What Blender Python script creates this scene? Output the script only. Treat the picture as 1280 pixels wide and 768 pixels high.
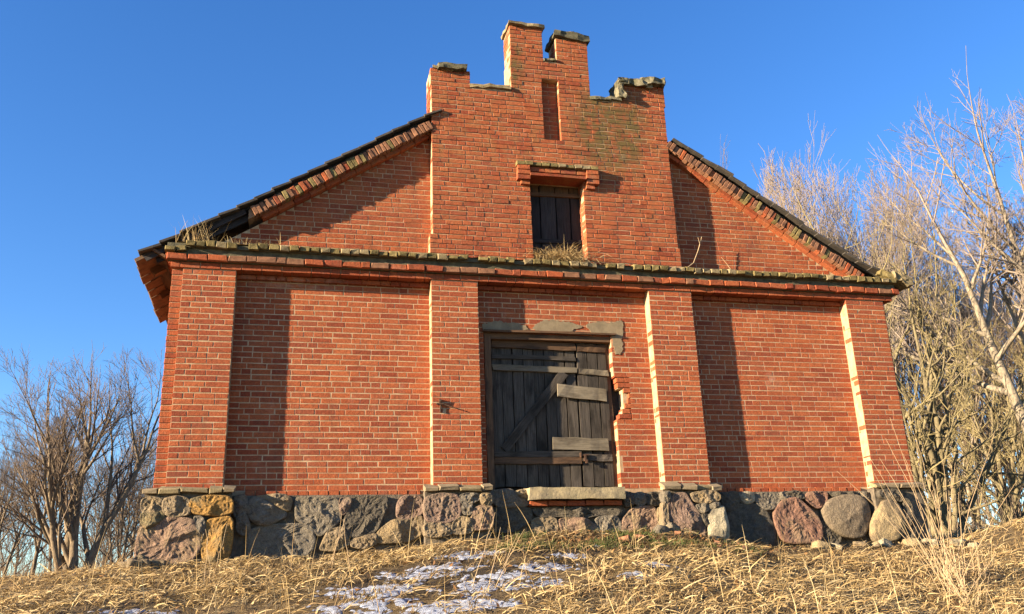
import bpy, bmesh, math, random
import numpy as np
from mathutils import Vector, Matrix, noise
for o in list(bpy.data.objects): bpy.data.objects.remove(o)
scene = bpy.context.scene
rad = math.radians
random.seed(7); RNG = np.random.default_rng(7)

# ------------------------------------------------------------------ camera
YAW, PITCH, ROLL = rad(14.212), rad(18.326), rad(-2.184)
def cam_axes():
    cy, sy, cp, sp = math.cos(YAW), math.sin(YAW), math.cos(PITCH), math.sin(PITCH)
    fw = Vector((sy*cp, cy*cp, sp)); r = Vector((cy, -sy, 0)); u = r.cross(fw)
    c, s = math.cos(ROLL), math.sin(ROLL)
    return c*r + s*u, -s*r + c*u, fw
cam = bpy.data.cameras.new('camera'); cam.sensor_width = 36; cam.lens = 36*1143.7/1280
cam.clip_start = .1; cam.clip_end = 3000
camo = bpy.data.objects.new('camera', cam); scene.collection.objects.link(camo)
_r, _u, _f = cam_axes(); CAMPOS = Vector((1.4446, -12.1241, -1.5662))
camo.matrix_world = Matrix(((_r.x, _u.x, -_f.x, CAMPOS.x), (_r.y, _u.y, -_f.y, CAMPOS.y), (_r.z, _u.z, -_f.z, CAMPOS.z), (0, 0, 0, 1)))
scene.camera = camo

# ------------------------------------------------------------------ light
SUN = Vector((-4.0, -1.0, .90)).normalized()          # direction towards the sun
w = bpy.data.worlds.new('World'); scene.world = w; w.use_nodes = True
wn = w.node_tree.nodes; wl = w.node_tree.links
sky = wn.new('ShaderNodeTexSky'); sky.sky_type = 'NISHITA'; sky.sun_disc = False
sky.sun_elevation = math.asin(SUN.z); sky.sun_rotation = math.atan2(SUN.x, SUN.y)
sky.altitude = 200; sky.air_density = 1.0; sky.dust_density = .1; sky.ozone_density = 3.0
bg = wn['Background']; bg.inputs['Strength'].default_value = .075
hs = wn.new('ShaderNodeHueSaturation'); hs.inputs['Saturation'].default_value = 1.22       # the camera's vivid colour
hs.inputs['Hue'].default_value = .513
wl.new(sky.outputs[0], hs.inputs['Color']); wl.new(hs.outputs[0], bg.inputs['Color'])
sl = bpy.data.lights.new('sun', 'SUN'); sl.energy = 5.0; sl.angle = rad(.5); sl.color = (1, .82, .58)
so = bpy.data.objects.new('sun', sl); scene.collection.objects.link(so)
so.rotation_euler = SUN.to_track_quat('Z', 'Y').to_euler(); so.location = (-20, -10, 20)
vs = scene.view_settings; vs.view_transform = 'Standard'; vs.look = 'None'; vs.gamma = 1; vs.use_curve_mapping = False
vs.exposure = 2.15
scene.render.engine = 'CYCLES'

# ------------------------------------------------------------------ helpers
COL = scene.collection
def link(o, parent=None):
    COL.objects.link(o)
    if parent is not None: o.parent = parent
    return o
def mesh_obj(name, verts, faces, mat, parent=None, smooth=False):
    me = bpy.data.meshes.new(name); me.from_pydata([tuple(v) for v in verts], [], [tuple(f) for f in faces]); me.update()
    if mat: me.materials.append(mat)
    if smooth: me.polygons.foreach_set('use_smooth', [True]*len(me.polygons))
    return link(bpy.data.objects.new(name, me), parent)
def np_obj(name, V, F, mat, parent=None, smooth=False):
    """V (n,3), F (m,k) constant k: fast mesh"""
    me = bpy.data.meshes.new(name); k = F.shape[1]
    me.vertices.add(len(V)); me.vertices.foreach_set('co', np.ascontiguousarray(V, dtype=np.float32).ravel())
    me.loops.add(F.size); me.loops.foreach_set('vertex_index', np.ascontiguousarray(F, dtype=np.int32).ravel())
    me.polygons.add(len(F)); me.polygons.foreach_set('loop_start', np.arange(0, F.size, k, dtype=np.int32))
    me.polygons.foreach_set('loop_total', np.full(len(F), k, dtype=np.int32))
    me.polygons.foreach_set('use_smooth', np.full(len(F), bool(smooth)))
    me.update(calc_edges=True); me.validate()
    if mat: me.materials.append(mat)
    return link(bpy.data.objects.new(name, me), parent)
def empty(name, loc=(0, 0, 0)):
    o = bpy.data.objects.new(name, None); o.location = loc; o.empty_display_size = .2
    return link(o)
def tag(o, label=None, cat=None, group=None, kind=None):
    for k, v in (('label', label), ('category', cat), ('group', group), ('kind', kind)):
        if v: o[k] = v
    return o
class MB:
    """collects boxes into one mesh"""
    def __init__(s): s.v = []; s.f = []
    def box(s, x0, x1, y0, y1, z0, z1):
        b = len(s.v)
        s.v += [(x0,y0,z0),(x1,y0,z0),(x1,y1,z0),(x0,y1,z0),(x0,y0,z1),(x1,y0,z1),(x1,y1,z1),(x0,y1,z1)]
        s.f += [(b,b+3,b+2,b+1),(b+4,b+5,b+6,b+7),(b,b+1,b+5,b+4),(b+1,b+2,b+6,b+5),(b+2,b+3,b+7,b+6),(b+3,b,b+4,b+7)]
    def prism(s, pts, y0, y1):
        """polygon in XZ (counter-clockwise seen from -Y) extruded in Y"""
        b = len(s.v); n = len(pts)
        s.v += [(x, y0, z) for x, z in pts] + [(x, y1, z) for x, z in pts]
        s.f += [tuple(range(b, b+n)), tuple(range(b+2*n-1, b+n-1, -1))]
        s.f += [(b+(i+1) % n, b+i, b+n+i, b+n+(i+1) % n) for i in range(n)]
    def build(s, name, mat, parent=None): return mesh_obj(name, s.v, s.f, mat, parent)

def rough_box(name, c, size, mat, parent=None, amp=.02, cuts=4, rot=(0, 0, 0), seed=0, freq=6., smooth=False):
    bm = bmesh.new(); bmesh.ops.create_cube(bm, size=1)
    bmesh.ops.subdivide_edges(bm, edges=bm.edges[:], cuts=cuts, use_grid_fill=True)
    off = Vector((seed*3.1, seed*1.7, seed*.9))
    for v in bm.verts:
        p = Vector((v.co.x*size[0], v.co.y*size[1], v.co.z*size[2]))
        n = noise.noise_vector(p*freq+off)*amp + noise.noise_vector(p*freq*2.7+off)*amp*.4
        v.co = p + n
    bm.normal_update()
    me = bpy.data.meshes.new(name); bm.to_mesh(me); bm.free(); me.materials.append(mat)
    if smooth: me.polygons.foreach_set('use_smooth', [True]*len(me.polygons))
    o = bpy.data.objects.new(name, me); link(o, parent); o.location = c; o.rotation_euler = rot
    return o

# ------------------------------------------------------------------ materials
class NT:
    def __init__(s, name, rough=.9):
        s.m = bpy.data.materials.new(name); s.m.use_nodes = True; s.t = s.m.node_tree
        s.b = s.t.nodes['Principled BSDF']; s.b.inputs['Roughness'].default_value = rough
        s.b.inputs['Specular IOR Level'].default_value = .2
        s.pos = s.t.nodes.new('ShaderNodeNewGeometry'); s.P = s.pos.outputs['Position']
    def n(s, typ, **kw):
        x = s.t.nodes.new(typ)
        for k, v in kw.items(): setattr(x, k, v)
        return x
    def l(s, a, b): s.t.links.new(a, b)
    def put(s, sock, v):
        if isinstance(v, bpy.types.NodeSocket): s.l(v, sock)
        else: sock.default_value = v if not isinstance(v, tuple) or len(v) == 4 or sock.type == 'VECTOR' else (*v, 1)
    def noise(s, vec, scale, detail=4, rough=.55):
        x = s.n('ShaderNodeTexNoise'); s.l(vec, x.inputs['Vector'])
        x.inputs['Scale'].default_value = scale; x.inputs['Detail'].default_value = detail; x.inputs['Roughness'].default_value = rough
        return x.outputs['Fac']
    def ramp(s, fac, stops):
        x = s.n('ShaderNodeValToRGB'); s.put(x.inputs[0], fac); e = x.color_ramp.elements
        rgba = lambda c: (*c, 1) if isinstance(c, tuple) else (c, c, c, 1)
        e[0].position, e[0].color = stops[0][0], rgba(stops[0][1]); e[1].position, e[1].color = stops[-1][0], rgba(stops[-1][1])
        for p, c in stops[1:-1]: q = e.new(p); q.color = rgba(c)
        return x.outputs[0]
    def mix(s, fac, a, b, mode='MIX'):
        x = s.n('ShaderNodeMix', data_type='RGBA', blend_type=mode)
        s.put(x.inputs[0], fac); s.put(x.inputs[6], a); s.put(x.inputs[7], b); return x.outputs[2]
    def math(s, op, a, b=0., clamp=False):
        x = s.n('ShaderNodeMath', operation=op, use_clamp=clamp); s.put(x.inputs[0], a); s.put(x.inputs[1], b); return x.outputs[0]
    def scalevec(s, vec, sc):
        x = s.n('ShaderNodeVectorMath', operation='MULTIPLY'); s.l(vec, x.inputs[0]); x.inputs[1].default_value = sc; return x.outputs[0]
    def blob(s, c, r):
        """soft ellipsoid mask round world point c with radii r: 1 inside .. 0 outside"""
        a = s.n('ShaderNodeVectorMath', operation='SUBTRACT'); s.l(s.P, a.inputs[0]); a.inputs[1].default_value = c
        d = s.n('ShaderNodeVectorMath', operation='DIVIDE'); s.l(a.outputs[0], d.inputs[0]); d.inputs[1].default_value = r
        le = s.n('ShaderNodeVectorMath', operation='LENGTH'); s.l(d.outputs[0], le.inputs[0])
        return s.math('SUBTRACT', 1.0, le.outputs['Value'], True)
    def random(s):
        oi = s.n('ShaderNodeObjectInfo')
        return s.math('FRACT', s.math('ADD', s.pos.outputs['Random Per Island'], oi.outputs['Random']))
    def bump(s, h, strength, dist):
        x = s.n('ShaderNodeBump'); x.inputs['Strength'].default_value = strength; x.inputs['Distance'].default_value = dist
        s.put(x.inputs['Height'], h); s.l(x.outputs[0], s.b.inputs['Normal'])
    def out(s, col): s.put(s.b.inputs['Base Color'], col); return s.m

def mat_brick():
    t = NT('brick', .92)
    r = t.random()
    base = t.ramp(r, [(0, (.20,.042,.019)), (.15, (.255,.057,.022)), (.5, (.300,.076,.027)), (.85, (.335,.092,.034)), (.95, (.28,.074,.030)), (1, (.20,.052,.027))])
    g = t.noise(t.P, 38, 5, .65)
    base = t.mix(1, base, t.ramp(g, [(.28, .62), (.62, 1.12)]), 'MULTIPLY')
    big = t.noise(t.P, 1.3, 5, .6)
    base = t.mix(t.math('MULTIPLY', t.ramp(big, [(.45, 0.), (.75, 1.)]), .55), base, (.200,.056,.031))
    # lichen and soot in patches of their own
    z = t.n('ShaderNodeSeparateXYZ'); t.l(t.P, z.inputs[0])
    up = t.ramp(t.math('DIVIDE', z.outputs['Z'], 8.), [(.40, 0.), (.62, 1.)])
    ln = t.noise(t.P, 5.5, 6, .7)
    lich = t.math('MULTIPLY', t.ramp(ln, [(.46, 0.), (.64, 1.)]), t.math('MULTIPLY', up, .70))
    base = t.mix(lich, base, (.26,.115,.042))
    soot = t.math('MULTIPLY', t.ramp(t.noise(t.P, 13, 6, .75), [(.50, 0.), (.70, 1.)]), .5)
    base = t.mix(soot, base, (.089,.033,.018))
    b1 = t.math('MULTIPLY', t.math('MULTIPLY', t.blob((6.25, 0, 5.65), (.75, .8, 1.0)), 2.4, True), t.ramp(ln, [(.36, 0.), (.54, 1.)]))
    b2 = t.math('MULTIPLY', t.math('MULTIPLY', t.blob((4.72, 0, 6.6), (.16, .5, .6)), 2.0, True), t.ramp(ln, [(.40, 0.), (.58, 1.)]))
    b3 = t.math('MULTIPLY', t.math('MULTIPLY', t.blob((6.0, 0, 5.2), (.5, .5, .4)), 1.6, True), t.ramp(ln, [(.42, 0.), (.6, 1.)]))
    gm = t.math('MAXIMUM', t.math('MAXIMUM', b1, b2), b3)
    base = t.mix(t.math('MULTIPLY', gm, .92), base, (.092,.070,.024))
    stk = t.math('MULTIPLY', t.ramp(t.noise(t.scalevec(t.P, (5, 5, .45)), 1.6, 5, .7), [(.52, 0.), (.70, 1.)]), t.ramp(t.noise(t.P, .8, 3, .5), [(.40, .1), (.65, .65)]))
    base = t.mix(stk, base, (.11,.045,.025))
    wear = t.math('MULTIPLY', t.ramp(t.noise(t.P, 16, 5, .8), [(.56, 0.), (.72, 1.)]), .35)
    base = t.mix(wear, base, (.36,.17,.09))
    # pale salt bloom below the cornice and in small spots
    e1 = t.math('MAXIMUM', t.math('MULTIPLY', t.blob((1.5, .17, 2.86), (.95, .3, .13)), 1.5, True), t.math('MULTIPLY', t.blob((8.62, .17, 1.62), (.18, .3, .16)), 1.2, True))
    e2 = t.math('MULTIPLY', t.ramp(t.noise(t.P, 3.0, 5, .6), [(.62, 0.), (.74, 1.)]), .35)
    eff = t.math('MAXIMUM', t.math('MULTIPLY', e1, t.ramp(t.noise(t.P, 9, 5, .7), [(.42, 0.), (.66, 1.)])), e2)
    base = t.mix(t.math('MULTIPLY', eff, .55), base, (.370,.244,.185))
    t.bump(t.math('ADD', t.noise(t.P, 70, 4, .7), t.noise(t.P, 24, 3, .6)), .7, .007)
    return t.out(base)
def mat_mortar(name, a, b):
    t = NT(name, .95); n = t.noise(t.P, 7, 6, .7)
    t.bump(t.noise(t.P, 55, 4, .7), .5, .006)
    return t.out(t.mix(t.ramp(n, [(.35, 0.), (.65, 1.)]), a, b))
def mat_stone(name, a, b, c, sc=14., bmp=.055):
    t = NT(name, .88)
    co = t.P
    n = t.noise(co, sc, 7, .7); m = t.noise(co, 3.2, 5, .6)
    v = t.n('ShaderNodeTexVoronoi'); t.l(co, v.inputs['Vector']); v.inputs['Scale'].default_value = 95
    col = t.mix(t.ramp(n, [(.36, 0.), (.62, 1.)]), a, b)
    col = t.mix(t.ramp(m, [(.48, 0.), (.62, 1.)]), col, c)
    col = t.mix(.45, col, t.ramp(v.outputs['Color'], [(0, .35), (1, 1.35)]), 'MULTIPLY')
    t.bump(t.math('ADD', t.noise(co, 17, 6, .75), t.math('MULTIPLY', t.noise(co, 60, 3, .6), .25)), 1., bmp)
    return t.out(col)
def mat_wood(name, a, b, c, sc=1.):
    """grain runs along local X"""
    t = NT(name, .85); tc = t.n('ShaderNodeTexCoord'); oi = t.n('ShaderNodeObjectInfo')
    va = t.n('ShaderNodeVectorMath', operation='ADD'); t.l(tc.outputs['Object'], va.inputs[0])
    sh = t.n('ShaderNodeCombineXYZ'); t.l(t.math('MULTIPLY', oi.outputs['Random'], 37.), sh.inputs[0]); t.l(t.math('MULTIPLY', oi.outputs['Random'], 11.), sh.inputs[2]); t.l(sh.outputs[0], va.inputs[1])
    g = t.noise(t.scalevec(va.outputs[0], (2.2*sc, 45*sc, 45*sc)), 1.5, 6, .7)
    p = t.noise(t.scalevec(va.outputs[0], (2, 5, 5)), 1.1, 4, .6)
    col = t.mix(t.ramp(g, [(.36, 0.), (.62, 1.)]), a, b)
    col = t.mix(t.ramp(p, [(.5, 0.), (.68, 1.)]), col, c)
    col = t.mix(1, col, t.ramp(oi.outputs['Random'], [(0, .72), (1, 1.2)]), 'MULTIPLY')
    t.bump(g, .8, .006)
    return t.out(col)
def mat_simple(name, a, b, sc=8., rough=.9, bmp=.004, detail=6, bs=None):
    t = NT(name, rough); n = t.noise(t.P, sc, detail, .65)
    if bmp: t.bump(t.noise(t.P, bs or sc*4, 4, .7), .7, bmp)
    return t.out(t.mix(t.ramp(n, [(.35, 0.), (.65, 1.)]), a, b))
def mat_blade(name, stops):
    t = NT(name, .75); r = t.random()
    col = t.ramp(r, stops); t.b.inputs['Specular IOR Level'].default_value = .3
    tr = t.n('ShaderNodeBsdfTranslucent'); t.l(col, tr.inputs[0]); mx = t.n('ShaderNodeMixShader'); mx.inputs[0].default_value = .25
    t.l(t.b.outputs[0], mx.inputs[1]); t.l(tr.outputs[0], mx.inputs[2]); t.l(mx.outputs[0], t.t.nodes['Material Output'].inputs['Surface'])
    return t.out(col)
M = {}
M['brick'] = mat_brick()
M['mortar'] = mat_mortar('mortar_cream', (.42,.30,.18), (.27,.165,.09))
M['mortar_old'] = mat_mortar('mortar_weathered', (.240,.156,.092), (.152,.096,.060))
M['cement'] = mat_mortar('cement_render', (.235,.18,.11), (.15,.115,.072))
M['mossy'] = mat_simple('mossy_brick', (.20,.15,.06), (.095,.075,.03), 9, .95, .012)
M['mossy_pale'] = mat_simple('lichen_brick', (.252,.200,.111), (.148,.111,.059), 11, .95, .008)
M['crust'] = mat_simple('weathered_cement_crust', (.178,.155,.104), (.074,.070,.037), 9, .95, .012)
M['crust_dark'] = mat_simple('dark_mossy_crust', (.056,.052,.033), (.118,.104,.063), 12, .95, .01)
M['tile'] = mat_simple('dark_roof_tile', (.035,.032,.030), (.075,.06,.045), 9, .8, .004)
M['tile_brown'] = mat_simple('brown_eave_tile', (.13,.075,.04), (.07,.042,.026), 9, .85, .004)
M['brick_dirty'] = mat_simple('dirty_brick', (.24,.115,.062), (.13,.062,.036), 14, .95, .008)
M['sill'] = mat_simple('sandy_sill_stone', (.34,.27,.15), (.20,.16,.10), 7, .9, .012)
M['rubble'] = mat_simple('rubble_mortar', (.152,.120,.084), (.068,.056,.042), 12, .95, .03, 7, 14)
M['soil'] = mat_simple('soil_backing', (.11,.085,.06), (.06,.05,.035), 9)
STONE = {
 'tan': mat_stone('stone_tan', (0.276,0.208,0.128), (0.170,0.127,0.079), (0.241,0.173,0.092)),
 'ochre': mat_stone('stone_ochre', (0.369,0.203,0.052), (0.252,0.146,0.050), (0.172,0.135,0.074)),
 'moss': mat_stone('stone_mossy', (0.211,0.169,0.087), (0.117,0.090,0.052), (0.256,0.169,0.077)),
 'pink': mat_stone('stone_pink', (0.302,0.196,0.133), (0.188,0.121,0.083), (0.253,0.183,0.104)),
 'grey': mat_stone('stone_grey', (0.210,0.178,0.135), (0.121,0.102,0.078), (0.175,0.145,0.103)),
 'purple': mat_stone('stone_purple', (0.254,0.170,0.126), (0.138,0.090,0.068), (0.202,0.145,0.102)),
 'dark': mat_stone('stone_dark', (0.127,0.106,0.079), (0.067,0.057,0.044), (0.109,0.090,0.063)),
 'pale': mat_stone('stone_pale', (0.461,0.391,0.265), (0.329,0.279,0.184), (0.176,0.150,0.107)),
 'red': mat_stone('stone_red', (0.274,0.150,0.103), (0.162,0.088,0.061), (0.240,0.156,0.098)),
 'round': mat_stone('stone_grey_brown', (0.258,0.198,0.131), (0.141,0.107,0.075), (0.183,0.142,0.094)),
 'yellow': mat_stone('stone_yellow', (0.420,0.311,0.164), (0.265,0.201,0.113), (0.160,0.121,0.078)),
}
M['wood'] = mat_wood('weathered_plank', (.032,.026,.020), (.083,.068,.054), (.020,.016,.012))
M['wood_pale'] = mat_wood('grey_board', (.108,.086,.058), (.173,.144,.101), (.061,.047,.032))
M['wood_brown'] = mat_wood('brown_beam', (.072,.040,.022), (.122,.068,.036), (.036,.023,.016))
M['wood_black'] = mat_wood('blackened_plank', (.020,.017,.017), (.043,.037,.036), (.013,.012,.012))
M['iron'] = mat_simple('rusty_iron', (.045,.028,.02), (.09,.045,.025), 30, .7)

# ------------------------------------------------------------------ brick maker
X_, Y_, Z_ = (1, 0, 0), (0, 1, 0), (0, 0, 1)
BR = []                                   # every brick: owner, centre of its face, u, v, n, w, h, depth, bevel, jitter
def add_brick(owner, c, w, h, d, u=X_, v=Z_, n=(0, -1, 0), bev=.004, jit=.0015):
    BR.append((owner, c, u, v, n, w, h, d, bev, jit))
PIT = .0771; JT = .0115
STYLE = {'panel': (.0022, .0005, .02, .0008), 'pilaster': (.0042, .0008, .05, .0012), 'tower': (.004, .0017, .10, .004), 'gable': (.003, .0008, .05, .003)}  # bevel, unevenness, share and depth of worn bricks
def lay(owner, fn, k0, k1, Y, style, zbase=0., seed=0, pit=PIT, depth=.035):
    rnd = random.Random(seed); bev, prd, ero, edep = STYLE[style]
    for k in range(k0, k1):
        zc = zbase + (k+.5)*pit
        for (x0, x1, dl, dr) in fn(zc):
            W = x1-x0
            if W < .03: continue
            L = []
            x = x0
            first = [.25, .12, .185, .12][(k+seed) % 4] if W > .4 else (.25 if k % 2 else .12)
            nxt = first
            while x < x1-1e-4:
                e = x+nxt
                if x1-e < .07: e = x1
                L.append((x, e)); x = e+JT*rnd.uniform(.6, 1.3)
                nxt = (.25 if rnd.random() < (.38 if style == 'tower' else .70) else .12)+rnd.uniform(-.006, .006)
            for i, (a, b) in enumerate(L):
                pr = rnd.gauss(0, prd)
                if rnd.random() < ero: pr += rnd.uniform(.3, 1)*edep
                hh = pit-JT*rnd.uniform(.75, 1.2); zz = zc+rnd.uniform(-.0015, .0015)+.003*noise.noise(Vector((a*1.3, k*.7, seed)))
                D = depth
                if dl and i == 0: a += rnd.uniform(.0005, .008)  # end set back behind the pale core, which stands in for sun glare
                if dr and i == len(L)-1: b += rnd.uniform(-.008, -.0005)
                full = 0
                if i == 0 and dl: D = full = dl
                if i == len(L)-1 and dr: D = full = max(full, dr)
                if full > .16 and k % 2 == 0:
                    add_brick(owner, ((a+b)/2, Y+pr, zz), b-a, hh, .112, bev=bev, jit=bev*.45)
                    add_brick(owner, ((a+b)/2+rnd.uniform(-.003, .003), Y+.124, zz), b-a, hh, full-.124, bev=bev, jit=bev*.45)
                else:
                    add_brick(owner, ((a+b)/2, Y+pr, zz), b-a, hh, D-pr, bev=bev, jit=bev*.45)
QF = np.array([[0,1,2,3],[4,5,1,0],[5,6,2,1],[6,7,3,2],[7,4,0,3],[8,9,5,4],[9,10,6,5],[10,11,7,6],[11,8,4,7]])
def brick_mesh(recs, rng):
    n = len(recs)
    c = np.array([r[1] for r in recs]); u = np.array([r[2] for r in recs], float); v = np.array([r[3] for r in recs], float); nn = np.array([r[4] for r in recs], float)
    w, h, d, b, j = [np.array([r[i] for r in recs])[:, None] for i in (5, 6, 7, 8, 9)]
    su = np.array([-1, 1, 1, -1])[None]; sv = np.array([-1, -1, 1, 1])[None]
    j1 = rng.uniform(-1, 1, (n, 4))*j; j2 = rng.uniform(-1, 1, (n, 4))*j
    bb = b*rng.uniform(.5, 1.6, (n, 4))
    fu = su*(w/2-bb)+j1; fv = sv*(h/2-bb*.8)+j2; fn = rng.uniform(-1, 1, (n, 4))*j*.8
    ou = su*w/2+j1; ov = sv*h/2+j2; on = -bb+np.zeros((n, 4)); bn = -d+np.zeros((n, 4))
    U = np.concatenate([fu, ou, ou], 1); Vv = np.concatenate([fv, ov, ov], 1); N = np.concatenate([fn, on, bn], 1)
    P = c[:, None, :]+U[..., None]*u[:, None, :]+Vv[..., None]*v[:, None, :]+N[..., None]*nn[:, None, :]
    F = (QF[None]+(np.arange(n)*12)[:, None, None]).reshape(-1, 4)
    return P.reshape(-1, 3), F

# ------------------------------------------------------------------ the building
HOUSE = empty('brick_building', (5.33, 0, 0)); HM = Matrix.Translation((-5.33, 0, 0))
tag(HOUSE, 'old red brick granary with stepped gable, boulder foundation and weathered plank door', 'building')
def hp(o):                                 # parent to the house, keep world place
    o.parent = HOUSE; o.matrix_parent_inverse = HM; return o
WY = .185                                   # wall plane; pilaster fronts lie at 0
PIL = [(0, .686), (3.342, 4.021), (6.639, 7.336), (9.985, 10.667)]
DX0, DX1, DZ1 = 4.13, 6.05, 2.245
jag = {}
def door_right(z):
    k = int(z/PIT); rnd = random.Random(k*13+5)
    base = 6.052+rnd.uniform(-.008, .016)
    if .22 < z < .5: base += rnd.uniform(.02, .07)
    if .98 < z < 1.62: base += [.04, .10, .17, .20, .22, .19, .12, .07, .03][min(8, int((z-.98)/.072))]+rnd.uniform(-.03, .03)
    return base
def wall_iv(z):
    iv = [(.69, 3.338, 0, 0), (7.34, 9.981, 0, 0)]
    if z < DZ1: iv += [(4.025, DX0, 0, .2), (door_right(z), 6.635, .2, 0)]
    else: iv += [(4.025, 6.635, 0, 0)]
    return iv
lay('wall', wall_iv, 0, 38, WY, 'panel', seed=1)
for i, (a, b) in enumerate(PIL):
    lay('pilaster%d' % i, lambda z: [(a, b, .17, .17)], 0, 38, 0, 'pilaster', seed=10+i*3)
lay('wall', lambda z: [(-.145, -.004, .2, 0)], 0, 38, .05, 'pilaster', seed=31)
lay('wall', lambda z: [(10.671, 10.72, 0, .2)], 0, 38, .05, 'pilaster', seed=33)
# bottom row of headers on the panels, a little proud
def row(owner, x0, x1, step, z, h, Y, d, bev=.004, prd=.004, seed=0, gap=.01, w=None, jit=.002):
    rnd = random.Random(seed); x = x0
    while x < x1-.04:
        e = min(x+step*rnd.uniform(.93, 1.07), x1)
        add_brick(owner, ((x+e)/2, Y+rnd.gauss(0, prd), z+rnd.uniform(-.002, .002)), e-x-gap, h, d, bev=bev, jit=jit); x = e
for a, b in ((.95, 3.2), (7.52, 9.84)): row('wall', a, b, .13, -.035, .062, .135, .08, seed=41)
# frieze under the cornice
lay('wall', lambda z: [(-.16, 10.83, .2, .2)], 0, 1, -.022, 'panel', zbase=2.934, seed=51, pit=.09, depth=.19)
lay('wall', lambda z: [(.69, 3.338, 0, 0), (4.025, 6.635, 0, 0), (7.34, 9.981, 0, 0)], 0, 1, .125, 'panel', zbase=2.862, seed=52, pit=.07)
# gables left and right of the tower
rakeL = lambda X: 3.700+.66*(X-.913)
rakeR = lambda X: 5.33-.70*(X-7.261)
def gable_iv(z):
    iv = []
    a = .913+(z+.035-3.700)/.66
    if a < 3.30: iv.append((max(a, .35), 3.375, 0, 0))
    b = 7.261+(5.33-z-.035)/.70
    if b > 7.3: iv.append((7.185, min(b, 10.3), 0, 0))
    return iv
lay('gable', gable_iv, 0, 29, WY, 'gable', zbase=3.26, seed=61)
# the stepped tower
def tower_iv(z):
    if z < 3.64: segs = [(3.33, 7.232)]
    elif z < 6.16: segs = [(3.372, 7.203)]
    else:
        segs = []
        if z < 6.41: segs.append((3.36, 3.985))
        if z < 6.77: segs.append((4.635, 5.945))
        else:
            if z < 7.36: segs.append((4.648, 5.19))
            if z < 7.22: segs.append((5.41, 5.945))
        if z < 6.47: segs.append((6.46, 7.225))
    out = []
    for a, b in segs:
        hole = None
        if 3.3 < z < 4.655: hole = (4.875, 5.712)
        elif 5.32 < z < 6.425: hole = (5.142, 5.408)
        dd = .17 if z < 5.3 else .12
        if hole and a < hole[0] < b: out += [(a, hole[0], dd, .12), (hole[1], b, .13, dd)]
        else: out.append((a, b, dd, dd))
    return out
lay('tower', tower_iv, 0, 54, 0, 'tower', zbase=3.27, seed=71)
lay('tower', lambda z: [(5.145, 5.405, 0, 0)] if 5.3 < z < 6.44 else [], 26, 42, .11, 'panel', zbase=3.27, seed=73)
# inner bricks of the free standing faces of the tower (its left and right returns, the peaks)
def face_side(owner, x, sgn, y0, y1, z0, z1, seed, style='pilaster'):
    rnd = random.Random(seed); bev = STYLE[style][0]; k = 0; z = z0
    n = (sgn, 0, 0); u = (0, sgn, 0)
    while z < z1-.03:
        y = y0; nx = .25 if k % 2 else .12
        while y < y1-.01:
            e = min(y+nx, y1)
            if y1-e < .05: e = y1
            add_brick(owner, (x+sgn*rnd.gauss(0, .003), (y+e)/2, z+PIT/2), e-y-JT, PIT-JT, .05, u=u, v=Z_, n=n, bev=bev, jit=.002)
            y = e; nx = .25
        z += PIT; k += 1
TD = .42                                   # thickness of the free tower wall
face_side('tower', 3.362, -1, .13, TD, 5.25, 6.40, 81); face_side('tower', 7.222, 1, .13, TD, 5.25, 6.46, 82)
face_side('tower', 4.648, -1, .13, TD, 6.18, 7.34, 83); face_side('tower', 5.19, 1, .13, TD, 6.79, 7.34, 84)
face_side('tower', 5.41, -1, .13, TD, 6.79, 7.2, 85); face_side('tower', 5.945, 1, .13, TD, 6.18, 7.2, 86)
face_side('tower', 6.46, -1, .13, TD, 6.18, 6.45, 87); face_side('tower', 3.985, 1, .13, TD, 6.18, 6.40, 88)
face_side('tower', 5.712, -1, .13, .32, 3.29, 4.65, 89); face_side('tower', 4.875, 1, .13, .32, 3.29, 4.65, 90)
# side walls of the building
face_side('wall', -.15, -1, .26, 7.4, 0, 3.0, 91, 'panel'); face_side('wall', 10.72, 1, .26, 7.4, 0, 3.0, 92, 'panel')
# door reveals
zz = 0
face_side('wall', DX0, 1, .38, .5, 0, 2.2, 93)
# corbelled side cornices
for sx, s in ((-.19, -1), (10.76, 1)):
    for j, (o, z0, z1) in enumerate(((0, 3.0, 3.07), (.05, 3.075, 3.145))): face_side('wall', sx+s*o, s, -.0, 7.3, z0, z1, 94+j)

# mortar cores
def core(name, mat, fn):
    m = MB(); fn(m); return hp(m.build(name, mat))
def wall_core(m):
    y0 = WY+.0024
    m.box(.02, DX0-.012, y0, .62, -.06, 3.3); m.box(6.30, 10.65, y0, .62, -.06, 3.3); m.box(DX0-.012, 6.30, y0, .62, DZ1+.006, 3.3)
    m.box(6.056, 6.30, y0, .62, -.06, .96); m.box(6.056, 6.30, y0, .62, 1.64, DZ1+.006); m.box(6.15, 6.30, y0+.02, .62, .96, 1.12); m.box(6.19, 6.30, y0+.035, .62, 1.12, 1.46); m.box(6.12, 6.30, y0+.02, .62, 1.46, 1.64)  # mortar face kept out at the reveal, its pale colour imitating direct sun
    m.box(-.137, .02, .06, .62, -.06, 3.3); m.box(10.65, 10.712, .06, .62, -.06, 3.3)
    m.box(-.139, .5, .62, 7.4, -.06, 3.2); m.box(10.2, 10.711, .62, 7.4, -.06, 3.2); m.box(.5, 10.2, 7.0, 7.4, -.06, 3.2)
    m.box(-.15, 10.82, -.012, .02+WY, 2.96, 3.02)
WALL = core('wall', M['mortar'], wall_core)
GABLE = core('gable', M['mortar'], lambda m: m.prism([(.25, 3.27), (3.5, 3.27), (3.5, 5.36), (.86, 3.66)], WY+.0045, .55))
GABLE_R = core('gable', M['mortar'], lambda m: m.prism([(7.08, 3.27), (10.3, 3.27), (10.3, 3.34), (7.28, 5.36), (7.08, 5.36)], WY+.0045, .55))
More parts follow.
